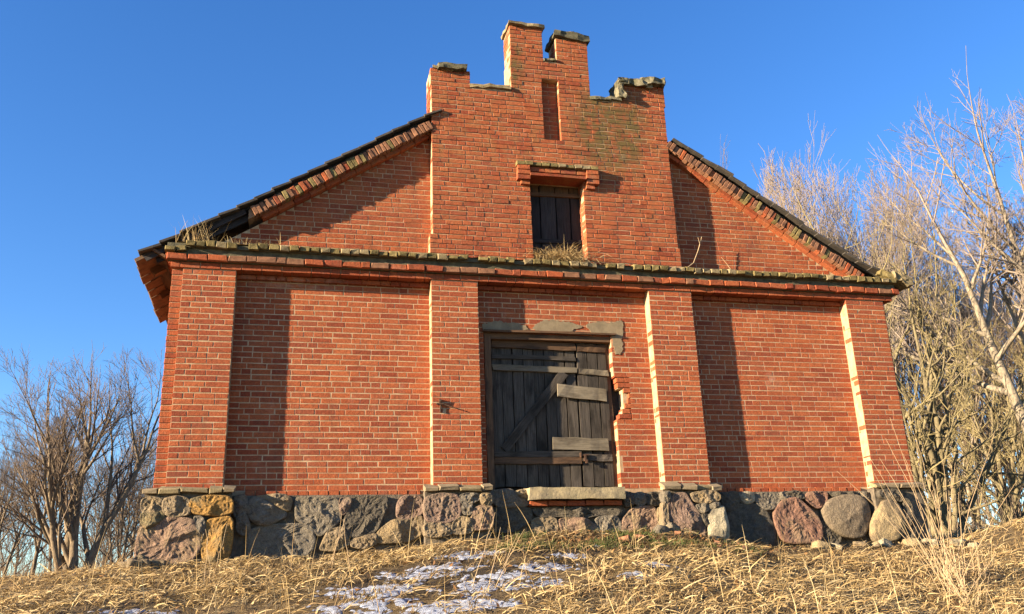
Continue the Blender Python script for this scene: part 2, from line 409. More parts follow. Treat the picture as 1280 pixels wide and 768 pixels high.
PILO = [core('pilaster', M['mortar'], lambda m: m.box(a+.002, b-.002, .0035, WY+.02, -.02, 2.95)) for a, b in PIL]  # sides nearly flush: pale mortar puts the sunlit glare into the colour
def tower_core(m):
    g, y = .003, .009
    m.box(3.33+g, 4.87, y, WY+.02, 3.2, 3.636); m.box(5.718, 7.232-g, y, WY+.02, 3.2, 3.636)
    m.box(3.372+g, 4.87, y, TD-g, 3.636, 4.66); m.box(5.718, 7.203-g, y, TD-g, 3.636, 4.66)
    m.box(3.372+g, 7.203-g, y, TD-g, 4.66, 5.315)
    m.box(3.372+g, 5.135, y, TD-g, 5.315, 6.155); m.box(5.415, 7.203-g, y, TD-g, 5.315, 6.155)
    m.box(3.36+g, 3.985-g, y, TD-g, 6.155, 6.40)
    m.box(4.635+g, 5.135, y, TD-g, 6.155, 6.43); m.box(5.415, 5.945-g, y, TD-g, 6.155, 6.43); m.box(5.135, 5.415, .116, TD-g, 5.315, 6.43)
    m.box(4.635+g, 5.945-g, y, TD-g, 6.43, 6.765)
    m.box(4.648+g, 5.19-g, y, TD-g, 6.765, 7.35); m.box(5.41+g, 5.945-g, y, TD-g, 6.765, 7.21); m.box(6.46+g, 7.225-g, y, TD-g, 6.155, 6.46)
TOWER = core('stepped_gable', M['mortar'], tower_core)  # joint mortar; on the tower sides its pale tone stands in for sunlight

# bricks: the 300 that show largest stay single, the others are one part
OWN = {'wall': WALL, 'gable': GABLE, 'tower': TOWER, **{'pilaster%d' % i: p for i, p in enumerate(PILO)}}
def shows(r):
    if r[4] != (0, -1, 0) or r[5] < .2 or r[7] > .1: return 0
    d = Vector(r[1])-CAMPOS
    return r[5]*r[6]*abs(d.normalized().y)/d.length_squared
order = sorted(range(len(BR)), key=lambda i: -shows(BR[i]))
single = set(order[:300])
VAR = []
for i in range(10):
    P, F = brick_mesh([('v', (0, 0, 0), X_, Z_, (0, -1, 0), .25, .066, .03, .0035, .0018)], RNG)
    VAR.append(np_obj('brick_shape', P, F, M['brick']))
for i in sorted(single):
    r = BR[i]; o = bpy.data.objects.new('brick', VAR[i % 10].data); COL.objects.link(o)
    o.location = r[1]; o.scale = (r[5]/.25, 1, r[6]/.066); o.parent = OWN[r[0]]
    o.matrix_parent_inverse = Matrix.Identity(4)
for v in VAR: bpy.data.objects.remove(v)
P, F = brick_mesh([BR[i] for i in range(len(BR)) if i not in single], RNG)
hp(tag(np_obj('brickwork', P, F, M['brick']), kind='stuff'))

# ------------------------------------------------------------------ cornice
CORN = core('cornice', M['crust_dark'], lambda m: (m.box(-.20, 10.88, -.055, WY+.03, 3.022, 3.205), m.box(-.21, 10.86, -.085, WY+.05, 3.205, 3.262)))
def shared(recs, name, mats, parent, nv=6, dims=None, rng=RNG, rotj=0.):
    """single pieces with shared meshes; recs: (loc, w, h, d, rot)"""
    w0, h0, d0, bev, jit = dims; vs_ = []
    for m in mats:
        for i in range(nv):
            P, F = brick_mesh([('v', (0, 0, 0), X_, Z_, (0, -1, 0), w0, h0, d0, bev, jit)], rng)
            o = np_obj(name+'_shape', P, F, m); vs_.append(o.data); bpy.data.objects.remove(o)
    out = []
    for i, (loc, w_, h_, d_, rot) in enumerate(recs):
        o = bpy.data.objects.new(name, vs_[random.randrange(len(vs_))]); COL.objects.link(o); o.parent = parent
        o.location = loc; o.scale = (w_/w0, d_/d0, h_/h0); o.rotation_euler = rot; out.append(o)
    return out
rs = []; x = -.21
while x < 10.84:
    e = min(x+random.choice((.26, .26, .13))*random.uniform(.95, 1.03), 10.92)
    if random.random() > .03: rs.append((((x+e)/2, -.105+random.gauss(0, .006), 3.072+random.uniform(-.004, .004)), e-x-.01, .085, .15, (random.uniform(-.03, .03), random.uniform(-.012, .012), random.uniform(-.03, .03))))
    x = e
shared(rs, 'cornice_brick', [M['brick'], M['brick'], M['brick_dirty']], CORN, 5, (.25, .085, .15, .010, .008))
rs = []; x = .02
while x < 10.80:
    e = x+random.uniform(.125, .155)
    if random.random() > .05:
        rs.append((((x+e)/2, -.148+random.gauss(0, .008), 3.243+random.uniform(-.006, .006)), e-x-random.uniform(.004, .02), .078*random.uniform(.8, 1.1), .24, (rad(9)+random.uniform(-.09, .09), random.uniform(-.07, .07), random.uniform(-.10, .10))))
    x = e
rs += [((-.165, -.14, 3.165), .12, .07, .2, (.05, .05, .06)), ((-.03, -.13, 3.17), .12, .066, .2, (.08, -.05, -.06))]
shared(rs, 'coping_brick', [M['mossy'], M['mossy'], M['mossy_pale']], CORN, 6, (.13, .078, .24, .011, .010))
led = rough_box('ledge_moss', (5.3, .02, 3.262), (10.9, .30, .05), M['mossy'], None, .02, 1, seed=4); bpy.data.objects.remove(led)
# mossy ledge behind the coping bricks: an uneven strip
NX = 160; V = []; Fq = []
for i in range(NX+1):
    x = -.1+10.85*i/NX
    for j, (y, z) in enumerate(((-.10, 3.275), (.0, 3.285), (.10, 3.30), (.19, 3.325))):
        V.append((x, y, z+.022*noise.noise(Vector((x*4, y*9, 2)))+.012*noise.noise(Vector((x*15, y*20, 5)))))
for i in range(NX):
    for j in range(3): a = i*4+j; Fq.append((a, a+4, a+5, a+1))
o = mesh_obj('ledge_moss', V, Fq, M['mossy'], CORN, True)

# ------------------------------------------------------------------ rakes: leaning brick courses under the roof edge
def rake(x0, z0, x1, z1, skip, seed, ang):
    L = math.hypot(x1-x0, z1-z0); a = math.atan2(z1-z0, x1-x0); rnd = random.Random(seed)
    m = MB(); m.prism([(x0, z0-.15), (x1, z1-.15), (x1, z1-.01), (x0, z0-.01)], .03, .5)
    root = hp(m.build('rake_course', M['mortar_old'])); rs = []; t = .02
    nx_, nz_ = -math.sin(a), math.cos(a)
    while t < L-.03:
        wd = .07*rnd.uniform(.9, 1.08)
        if not skip(t/L, rnd):
            cx = x0+math.cos(a)*(t+wd/2)-nx_*.068; cz = z0+math.sin(a)*(t+wd/2)-nz_*.068
            rs.append(((cx, -.012+rnd.gauss(0, .008), cz+rnd.gauss(0, .004)), wd-.008, .14*rnd.uniform(.93, 1.06), .2, (rnd.gauss(0, .03), -a+rnd.gauss(0, .05), rnd.gauss(0, .05))))
        t += wd
    shared(rs, 'rake_brick', [M['brick_dirty'], M['brick_dirty'], M['brick_dirty'], M['brick'], M['mossy']], root, 4, (.062, .125, .2, .006, .004))
    rs = []; t = .1
    while t < L-.1:
        wd = .255
        cx = x0+math.cos(a)*(t+wd/2)-nx_*.165; cz = z0+math.sin(a)*(t+wd/2)-nz_*.165
        rs.append(((cx, .085+rnd.gauss(0, .004), cz), wd-.01, .066, .12, (0, -a, 0))); t += wd
    shared(rs, 'corbel_brick', [M['brick']], root, 5, (.245, .066, .12, .004, .002))
    return root
rake(.80, 3.865, 3.35, 5.50, lambda t, r: t < .03 and r.random() < .5, 3, 0)
rake(7.215, 5.525, 10.42, 3.375, lambda t, r: t > .93 and r.random() < .4, 4, 0)

# ------------------------------------------------------------------ roof
def slope_pts(side):
    # (x, z) of the upper roof surface from eave to ridge
    if side < 0: return [(-.53, 3.115), (.73, 3.905), (3.3, 5.57), (5.335, 6.55)]
    return [(11.15, 3.24), (10.3, 3.62), (7.28, 5.565), (5.335, 6.55)]
ROOF = None
for side in (-1, 1):
    p = slope_pts(side); m = MB(); t = .05
    low = [(x, z-t) for x, z in p]
    y0 = .10
    b = 0
    for i in range(3):
        q = [low[i], low[i+1], p[i+1], p[i]]
        if side > 0: q = q[::-1]
        m.prism(q, y0 if i < 2 else .5, 7.7)
    if ROOF is None: ROOF = hp(m.build('roof', M['tile']))
    else: r2 = m.build('roof_slope', M['tile'], ROOF)
def on_slope(side, x):
    p = slope_pts(side); xs = [q[0] for q in p]; zs = [q[1] for q in p]
    if side > 0: xs, zs = xs[::-1], zs[::-1]
    return float(np.interp(x, xs, zs))
def roof_tiles():
    rs = []
    for side, xa, xb in ((-1, -.56, 3.30), (1, 7.30, 11.18)):
        x = xa
        while x < xb:
            e = x+.235*random.uniform(.92, 1.08); zc = (on_slope(side, x)+on_slope(side, min(e, xb+.2)))/2
            a = math.atan2(on_slope(side, e)-on_slope(side, x), e-x)
            tilt = .07*(1 if side < 0 else -1)
            rs.append((((x+e)/2, -.035+random.gauss(0, .012), zc+.012+random.gauss(0, .007)), .30, .034, .30, (random.gauss(0, .03), -a+tilt+random.gauss(0, .02), random.gauss(0, .03))))
            x = e
    shared(rs, 'verge_tile', [M['tile']], ROOF, 6, (.30, .034, .30, .004, .004))
    rs = []                                  # eave tiles running back along the left side
    for k in range(9):
        rs.append(((-.52+random.gauss(0, .01), .05+k*.30, 3.085+random.gauss(0, .008)), .24, .05, .285, (random.gauss(0, .02), -rad(33), random.gauss(0, .02))))
    shared(rs, 'eave_tile', [M['tile_brown']], ROOF, 5, (.24, .05, .285, .004, .004))
    rs = [((11.14+random.gauss(0, .01), .05+k*.30, 3.30+random.gauss(0, .008)), .24, .05, .285, (random.gauss(0, .02), rad(25), random.gauss(0, .02))) for k in range(9)]
    shared(rs, 'eave_tile', [M['tile_brown'], M['mossy']], ROOF, 4, (.24, .05, .285, .004, .004))
roof_tiles()
def plank(name, p0, p1, width, thick, mat, parent=None, nrm=(0, -1, 0), seed=0, seg=6, warp=.004, taper=0.):
    """board from p0 to p1 (ends of its centre line on its face), face normal nrm"""
    p0, p1, n = Vector(p0), Vector(p1), Vector(nrm).normalized(); L = (p1-p0).length; ux = (p1-p0)/L; n = (n-ux*n.dot(ux)).normalized(); uy = n.cross(ux)
    rnd = random.Random(seed); V = []; F = []
    for i in range(seg+1):
        x = L*i/seg; jx = rnd.uniform(-.012, .012) if i in (0, seg) else 0
        wa = width/2+rnd.uniform(-warp, warp); wb = width/2+rnd.uniform(-warp, warp); z = rnd.uniform(-warp, warp)*.7; tw = rnd.uniform(-warp, warp)*.6
        V += [(x+jx, -wa, -thick), (x-jx, wb, -thick), (x-jx, wb-.002, z+tw), (x+jx, -wa+.002, z-tw)]
    for i in range(seg):
        a = i*4
        for j in range(4): F.append((a+j, a+(j+1) % 4, a+4+(j+1) % 4, a+4+j)[::-1])
    F += [(0, 1, 2, 3), tuple(seg*4+j for j in (3, 2, 1, 0))]
    o = mesh_obj(name, V, F, mat, None)
    o.matrix_world = Matrix(((ux.x, uy.x, n.x, p0.x), (ux.y, uy.y, n.y, p0.y), (ux.z, uy.z, n.z, p0.z), (0, 0, 0, 1)))
    if parent is not None: o.parent = parent; o.matrix_parent_inverse = Matrix.Identity(4)
    return o
# eaves: plate beam, soffit boards and rafter feet
for k in range(5): plank('rafter', (-.46, .5+k*1.0, 3.05), (.9, .5+k*1.0, 3.90), .12, .1, M['wood_brown'], ROOF, nrm=(0, -1, 0), seed=k)
plank('eave_board', (-.33, -.0, 3.13), (-.33, 7.4, 3.13), .22, .03, M['wood_brown'], ROOF, nrm=(-.5, 0, -.85), seed=9)
for j, (a, b) in enumerate((((-.50, 3.065), (.75, 3.845)), ((-.36, 3.07), (.80, 3.78)))):
    plank('verge_board', (a[0], .05+.06*j, a[1]), (b[0], .05+.06*j, b[1]), .09, .03, M['wood_black'], ROOF, seed=20+j)
rough_box('eave_debris', (11.02, -.02, 3.30), (.34, .22, .12), M['mossy_pale'], ROOF, .05, 4, (0, rad(20), .1), 3, 9)
rough_box('eave_debris', (10.80, -.03, 3.36), (.3, .16, .09), M['mossy'], ROOF, .04, 4, (0, rad(24), -.1), 5, 9)

# ------------------------------------------------------------------ crusts on the broken tower tops
CAPS = [((3.70, .17, 6.445), (.46, .5, .085), 'crust_dark', .03), ((3.56, .2, 6.425), (.32, .44, .04), 'mossy_pale', .02), ((4.30, .20, 6.185), (.64, .46, .06), 'mossy_pale', .03),
        ((4.92, .20, 7.392), (.60, .50, .055), 'mossy_pale', .02), ((5.30, .2, 6.785), (.22, .44, .04), 'crust', .02),
        ((5.67, .20, 7.265), (.60, .50, .10), 'crust_dark', .03), ((5.66, .06, 7.335), (.16, .14, .06), 'mossy_pale', .03),
        ((6.2, .20, 6.175), (.52, .46, .05), 'crust', .03), ((6.15, .02, 6.15), (.28, .1, .05), 'crust_dark', .025),
        ((6.68, .17, 6.50), (.48, .5, .10), 'crust', .05), ((7.02, .15, 6.555), (.42, .5, .12), 'crust', .05), ((6.50, .15, 6.50), (.16, .46, .11), 'crust_dark', .04),
        ((6.95, -.0, 6.52), (.10, .10, .16), 'mossy_pale', .03), ((6.45, .1, 6.30), (.10, .4, .2), 'crust', .04)]
for i, (c, s, m, a) in enumerate(CAPS):
    o = rough_box('coping_remnant', c, s, M[m], TOWER, a, 5, (random.uniform(-.04, .04), random.uniform(-.06, .06), random.uniform(-.05, .05)), i+11, 8)

# ------------------------------------------------------------------ hood over the loft window
HOOD = hp((lambda m: (m.box(4.70, 5.92, -.035, .05, 4.735, 4.835), m.build('window_hood', M['mortar_old']))[1])(MB()))
rs = []; x = 4.655
while x < 5.9:
    e = x+.13; rs.append((((x+e)/2, -.105+random.gauss(0, .004), 4.862), .119, .06, .2, (random.gauss(0, .02), random.gauss(0, .02), 0))); x = e
shared(rs, 'hood_coping', [M['mossy_pale'], M['mossy']], HOOD, 4, (.12, .06, .2, .006, .005))
rs = [((4.98+.25*i, -.06, 4.785), .24, .075, .12, (0, 0, 0)) for i in range(4)]
for xx in (4.76, 5.855):
    for j, (w_, z_, y_) in enumerate(((.19, 4.795, -.095), (.20, 4.715, -.095), (.20, 4.635, -.09), (.14, 4.565, -.05))):
        rs.append(((xx+(.03 if xx < 5 else -.03)*(j == 3), y_, z_), w_, .071, .14, (0, 0, random.gauss(0, .02))))
shared(rs, 'hood_brick', [M['brick']], HOOD, 6, (.2, .071, .14, .005, .003))
# loft window: dark plank shutter
WIN = hp((lambda m: (m.box(4.86, 5.73, .30, .34, 3.29, 4.68), m.build('loft_window', M['wood_black']))[1])(MB()))
xs = [4.88, 5.07, 5.325, 5.555, 5.72]
for i in range(4):
    plank('shutter_plank', ((xs[i]+xs[i+1])/2, .22+.008*(i % 2), 3.30), ((xs[i]+xs[i+1])/2+.004, .22, 4.47), xs[i+1]-xs[i]-.016, .03, M['wood_black'], WIN, seed=50+i)
    plank('transom_plank', ((xs[i]+xs[i+1])/2, .23, 4.5), ((xs[i]+xs[i+1])/2, .23, 4.66), xs[i+1]-xs[i]-.012, .03, M['wood_brown'], WIN, seed=60+i, seg=2)
plank('transom_bar', (4.87, .19, 4.49), (5.72, .19, 4.51), .06, .05, M['wood_brown'], WIN, seed=66)
plank('shutter_batten', (4.90, .20, 3.72), (5.70, .20, 3.74), .07, .02, M['wood_black'], WIN, seed=67)
plank('window_lintel', (4.86, .03, 4.655), (5.73, .03, 4.655), .3, .04, M['brick'], WIN, nrm=(0, 0, -1), seed=68)

# ------------------------------------------------------------------ door
DOOR = hp((lambda m: (m.box(4.13, 6.30, .40, .43, 0, 2.26), m.build('door', M['wood_black']))[1])(MB()))
rnd = random.Random(5)
xs = np.linspace(4.25, 5.515, 9)
for i in range(8):
    plank('plank', ((xs[i]+xs[i+1])/2, .31+rnd.uniform(-.006, .006), .04+rnd.uniform(-.01, .02)), ((xs[i]+xs[i+1])/2+rnd.uniform(-.006, .006), .31+rnd.uniform(-.006, .006), 2.17), xs[1]-xs[0]-.008, .03, M['wood'], DOOR, seed=70+i, seg=8)
xs = [5.535, 5.70, 5.86, 6.0]
for i in range(3):
    plank('plank', ((xs[i]+xs[i+1])/2, .305+rnd.uniform(-.006, .006), .05), ((xs[i]+xs[i+1])/2+rnd.uniform(-.006, .006), .30, 2.16), xs[i+1]-xs[i]-.01, .03, M['wood'], DOOR, seed=90+i, seg=8)
for (nm, a, b, wd, th, mt, y) in (
    ('batten', (4.26, 2.10), (5.53, 2.085), .115, .035, 'wood_brown', .275), ('batten', (5.555, 2.08), (6.0, 2.07), .115, .035, 'wood_brown', .275),
    ('batten', (4.26, 1.92), (5.52, 1.91), .07, .03, 'wood', .28), ('batten', (4.26, 1.75), (5.53, 1.735), .085, .04, 'wood_pale', .268), ('batten', (5.56, 1.72), (6.01, 1.70), .085, .04, 'wood_pale', .268),
    ('brace', (4.40, .56), (5.33, 1.69), .13, .03, 'wood', .276), ('nailed_board', (5.21, 1.425), (5.95, 1.365), .185, .025, 'wood_pale', .245), ('nailed_board', (5.10, .655), (5.93, .64), .18, .025, 'wood_pale', .245),
    ('batten', (4.25, .50), (5.52, .505), .085, .04, 'wood', .268), ('batten', (4.25, .41), (5.52, .42), .10, .04, 'wood_brown', .275), ('batten', (5.54, .46), (5.98, .45), .10, .04, 'wood', .27)):
    plank(nm, (a[0], y, a[1]), (b[0], y, b[1]), wd, th, M[mt], DOOR, seed=int(a[0]*100+a[1]*37), warp=.006)
plank('door_jamb', (4.185, .20, .0), (4.185, .20, 2.20), .10, .16, M['wood_brown'], DOOR, seed=30)
plank('door_jamb', (6.03, .318, .0), (6.03, .318, 2.19), .06, .08, M['wood_brown'], DOOR, seed=31)
plank('door_lintel', (4.11, .13, 2.255), (6.13, .13, 2.265), .035, .28, M['wood_brown'], DOOR, seed=32)
plank('door_lintel', (4.14, .20, 2.195), (6.05, .20, 2.20), .085, .16, M['wood_brown'], DOOR, seed=33)
m = MB(); m.box(5.50, 5.62, .235, .262, .475, .50); m.box(5.545, 5.575, .225, .262, .40, .49); m.box(5.49, 5.51, .228, .262, .455, .52); m.build('hasp', M['iron'], DOOR)
m = MB(); m.box(5.565, 5.59, .22, .25, .37, .42); m.build('padlock', M['iron'], DOOR)
# cement patch over the door
def ragged(pts, amp, step, seed):
    out = []; rnd = random.Random(seed)
    for i, a in enumerate(pts):
        b = pts[(i+1) % len(pts)]; L = math.hypot(b[0]-a[0], b[1]-a[1]); n = max(1, int(L/step))
        for j in range(n):
            t = j/n; out.append((a[0]+(b[0]-a[0])*t+rnd.uniform(-amp, amp), a[1]+(b[1]-a[1])*t+rnd.uniform(-amp, amp)))
    return out
for q_, pts in enumerate(([(4.12, 2.36), (4.3, 2.42), (4.55, 2.39), (4.74, 2.37), (4.80, 2.30), (4.72, 2.272), (4.12, 2.27)],
        [(4.86, 2.34), (4.98, 2.44), (5.2, 2.46), (5.5, 2.43), (5.62, 2.38), (5.50, 2.33), (5.42, 2.275), (4.9, 2.275)],
        [(5.68, 2.40), (5.85, 2.47), (6.05, 2.455), (6.25, 2.485), (6.27, 2.30), (6.22, 2.2), (6.24, 2.05), (6.19, 1.95), (6.11, 1.97), (6.085, 2.12), (6.07, 2.262), (5.75, 2.275)])):
    m = MB(); m.prism(ragged(pts, .016, .03, 3+q_)[::-1], .176, .2); hp(m.build('lintel_render', M['cement']))
# iron anchor on the pilaster
AN = hp((lambda m: (m.box(3.40, 3.50, -.035, -.005, 1.125, 1.145), m.box(3.435, 3.465, -.045, 0.0, 1.16, 1.20), m.box(3.445, 3.46, -.03, 0.0, 1.02, 1.20), m.build('iron_anchor', M['iron']))[-1])(MB()))
plank('anchor_rod', (3.49, -.03, 1.13), (3.67, -.05, 1.07), .014, .014, M['iron'], AN, seed=2, warp=.001)

# ------------------------------------------------------------------ foundation
def fnd(m):
    m.box(-.1, 10.8, .115, .7, -1.3, -.062)
    m.box(-.1, .1, .7, 7.4, -1.3, -.062); m.box(10.6, 10.8, .7, 7.4, -1.3, -.062)
    for a, b in ((-.22, .80), (3.23, 4.10), (6.57, 7.42), (9.92, 10.74)): m.box(a, b, -.055, .115, -1.3, -.04)
FND = core('foundation', M['rubble'], fnd)
def stone(col, Y, pts, seed):
    rnd = random.Random(seed); off = Vector((seed*1.37, seed*.71, seed*2.1))
    a = sum(pts[i][0]*pts[(i+1) % len(pts)][1]-pts[(i+1) % len(pts)][0]*pts[i][1] for i in range(len(pts)))
    if a < 0: pts = pts[::-1]
    for _ in range(2):
        q = []
        for i, p in enumerate(pts):
            r = pts[(i+1) % len(pts)]; c = .16
            q += [(p[0]+(r[0]-p[0])*c, p[1]+(r[1]-p[1])*c), (r[0]+(p[0]-r[0])*c, r[1]+(p[1]-r[1])*c)]
        pts = q
    # resample
    n = len(pts); seg = [math.dist(pts[i], pts[(i+1) % n]) for i in range(n)]; T = sum(seg); N = max(20, min(64, int(T/.022)))
    res = []; i = 0; acc = 0
    for k in range(N):
        t = T*k/N
        while acc+seg[i] < t: acc += seg[i]; i += 1
        f = (t-acc)/max(seg[i], 1e-6); p, r = pts[i], pts[(i+1) % n]; res.append((p[0]+(r[0]-p[0])*f, p[1]+(r[1]-p[1])*f))
    cx = sum(p[0] for p in res)/N; cz = sum(p[1] for p in res)/N; size = T/4
    b = .06 if size > .25 else .04
    res = [(p[0]+(p[0]-cx)/max(math.dist(p, (cx, cz)), .01)*.024, p[1]+(p[1]-cz)/max(math.dist(p, (cx, cz)), .01)*.024) for p in res]
    smoothish = col in ('round', 'yellow', 'pale', 'ochre')
    smoothish = col in ('round', 'yellow', 'pale')
    amp = .010 if smoothish else .018
    inr = min(math.dist(p, (cx, cz)) for p in res)
    planes = []
    for _ in range(3 if smoothish else 9):
        px, pz = cx+rnd.uniform(-.8, .8)*inr, cz+rnd.uniform(-.8, .8)*inr; a = rnd.uniform(0, 6.283); sl_ = rnd.uniform(.05, .25) if smoothish else rnd.uniform(.12, .55)
        planes.append((px, pz, math.cos(a)*sl_, math.sin(a)*sl_, rnd.uniform(.75, 1.15)*b))
    def face(x, z, s):
        h = min(q[4]+q[2]*(x-q[0])+q[3]*(z-q[1]) for q in planes); h = max(h, -.2*b)
        edge = (1-s)/(.25 if not smoothish else .45); edge = min(1, edge)**.55
        h = h*edge+.012*min(1, (1-s)*20)
        p = Vector((x, Y, z))
        return h+amp*edge*(noise.noise(p*7+off)*.7+noise.noise(p*17+off)*.55+noise.noise(p*36+off)*.6)
    prof = [(1., .12), (1., .03), (.995, 0), (.97, 0), (.93, 0), (.88, 0), (.81, 0), (.73, 0), (.64, 0), (.55, 0), (.45, 0), (.35, 0), (.24, 0), (.12, 0)]
    V = []; F = []
    for s, y in prof:
        for (x, z) in res:
            X = cx+(x-cx)*s; Z = cz+(z-cz)*s
            V.append((X, Y+y if y else Y-face(X, Z, s), Z))
    V.append((cx, Y-face(cx, cz, 0), cz))
    R_ = len(prof)
    for r in range(R_-1):
        for k in range(N): k2 = (k+1) % N; F.append((r*N+k, r*N+k2, (r+1)*N+k2, (r+1)*N+k))
    for k in range(N): F.append(((R_-1)*N+k, (R_-1)*N+(k+1) % N, R_*N))
    o = mesh_obj('stone', V, F, STONE[col], FND, smoothish)
    return o
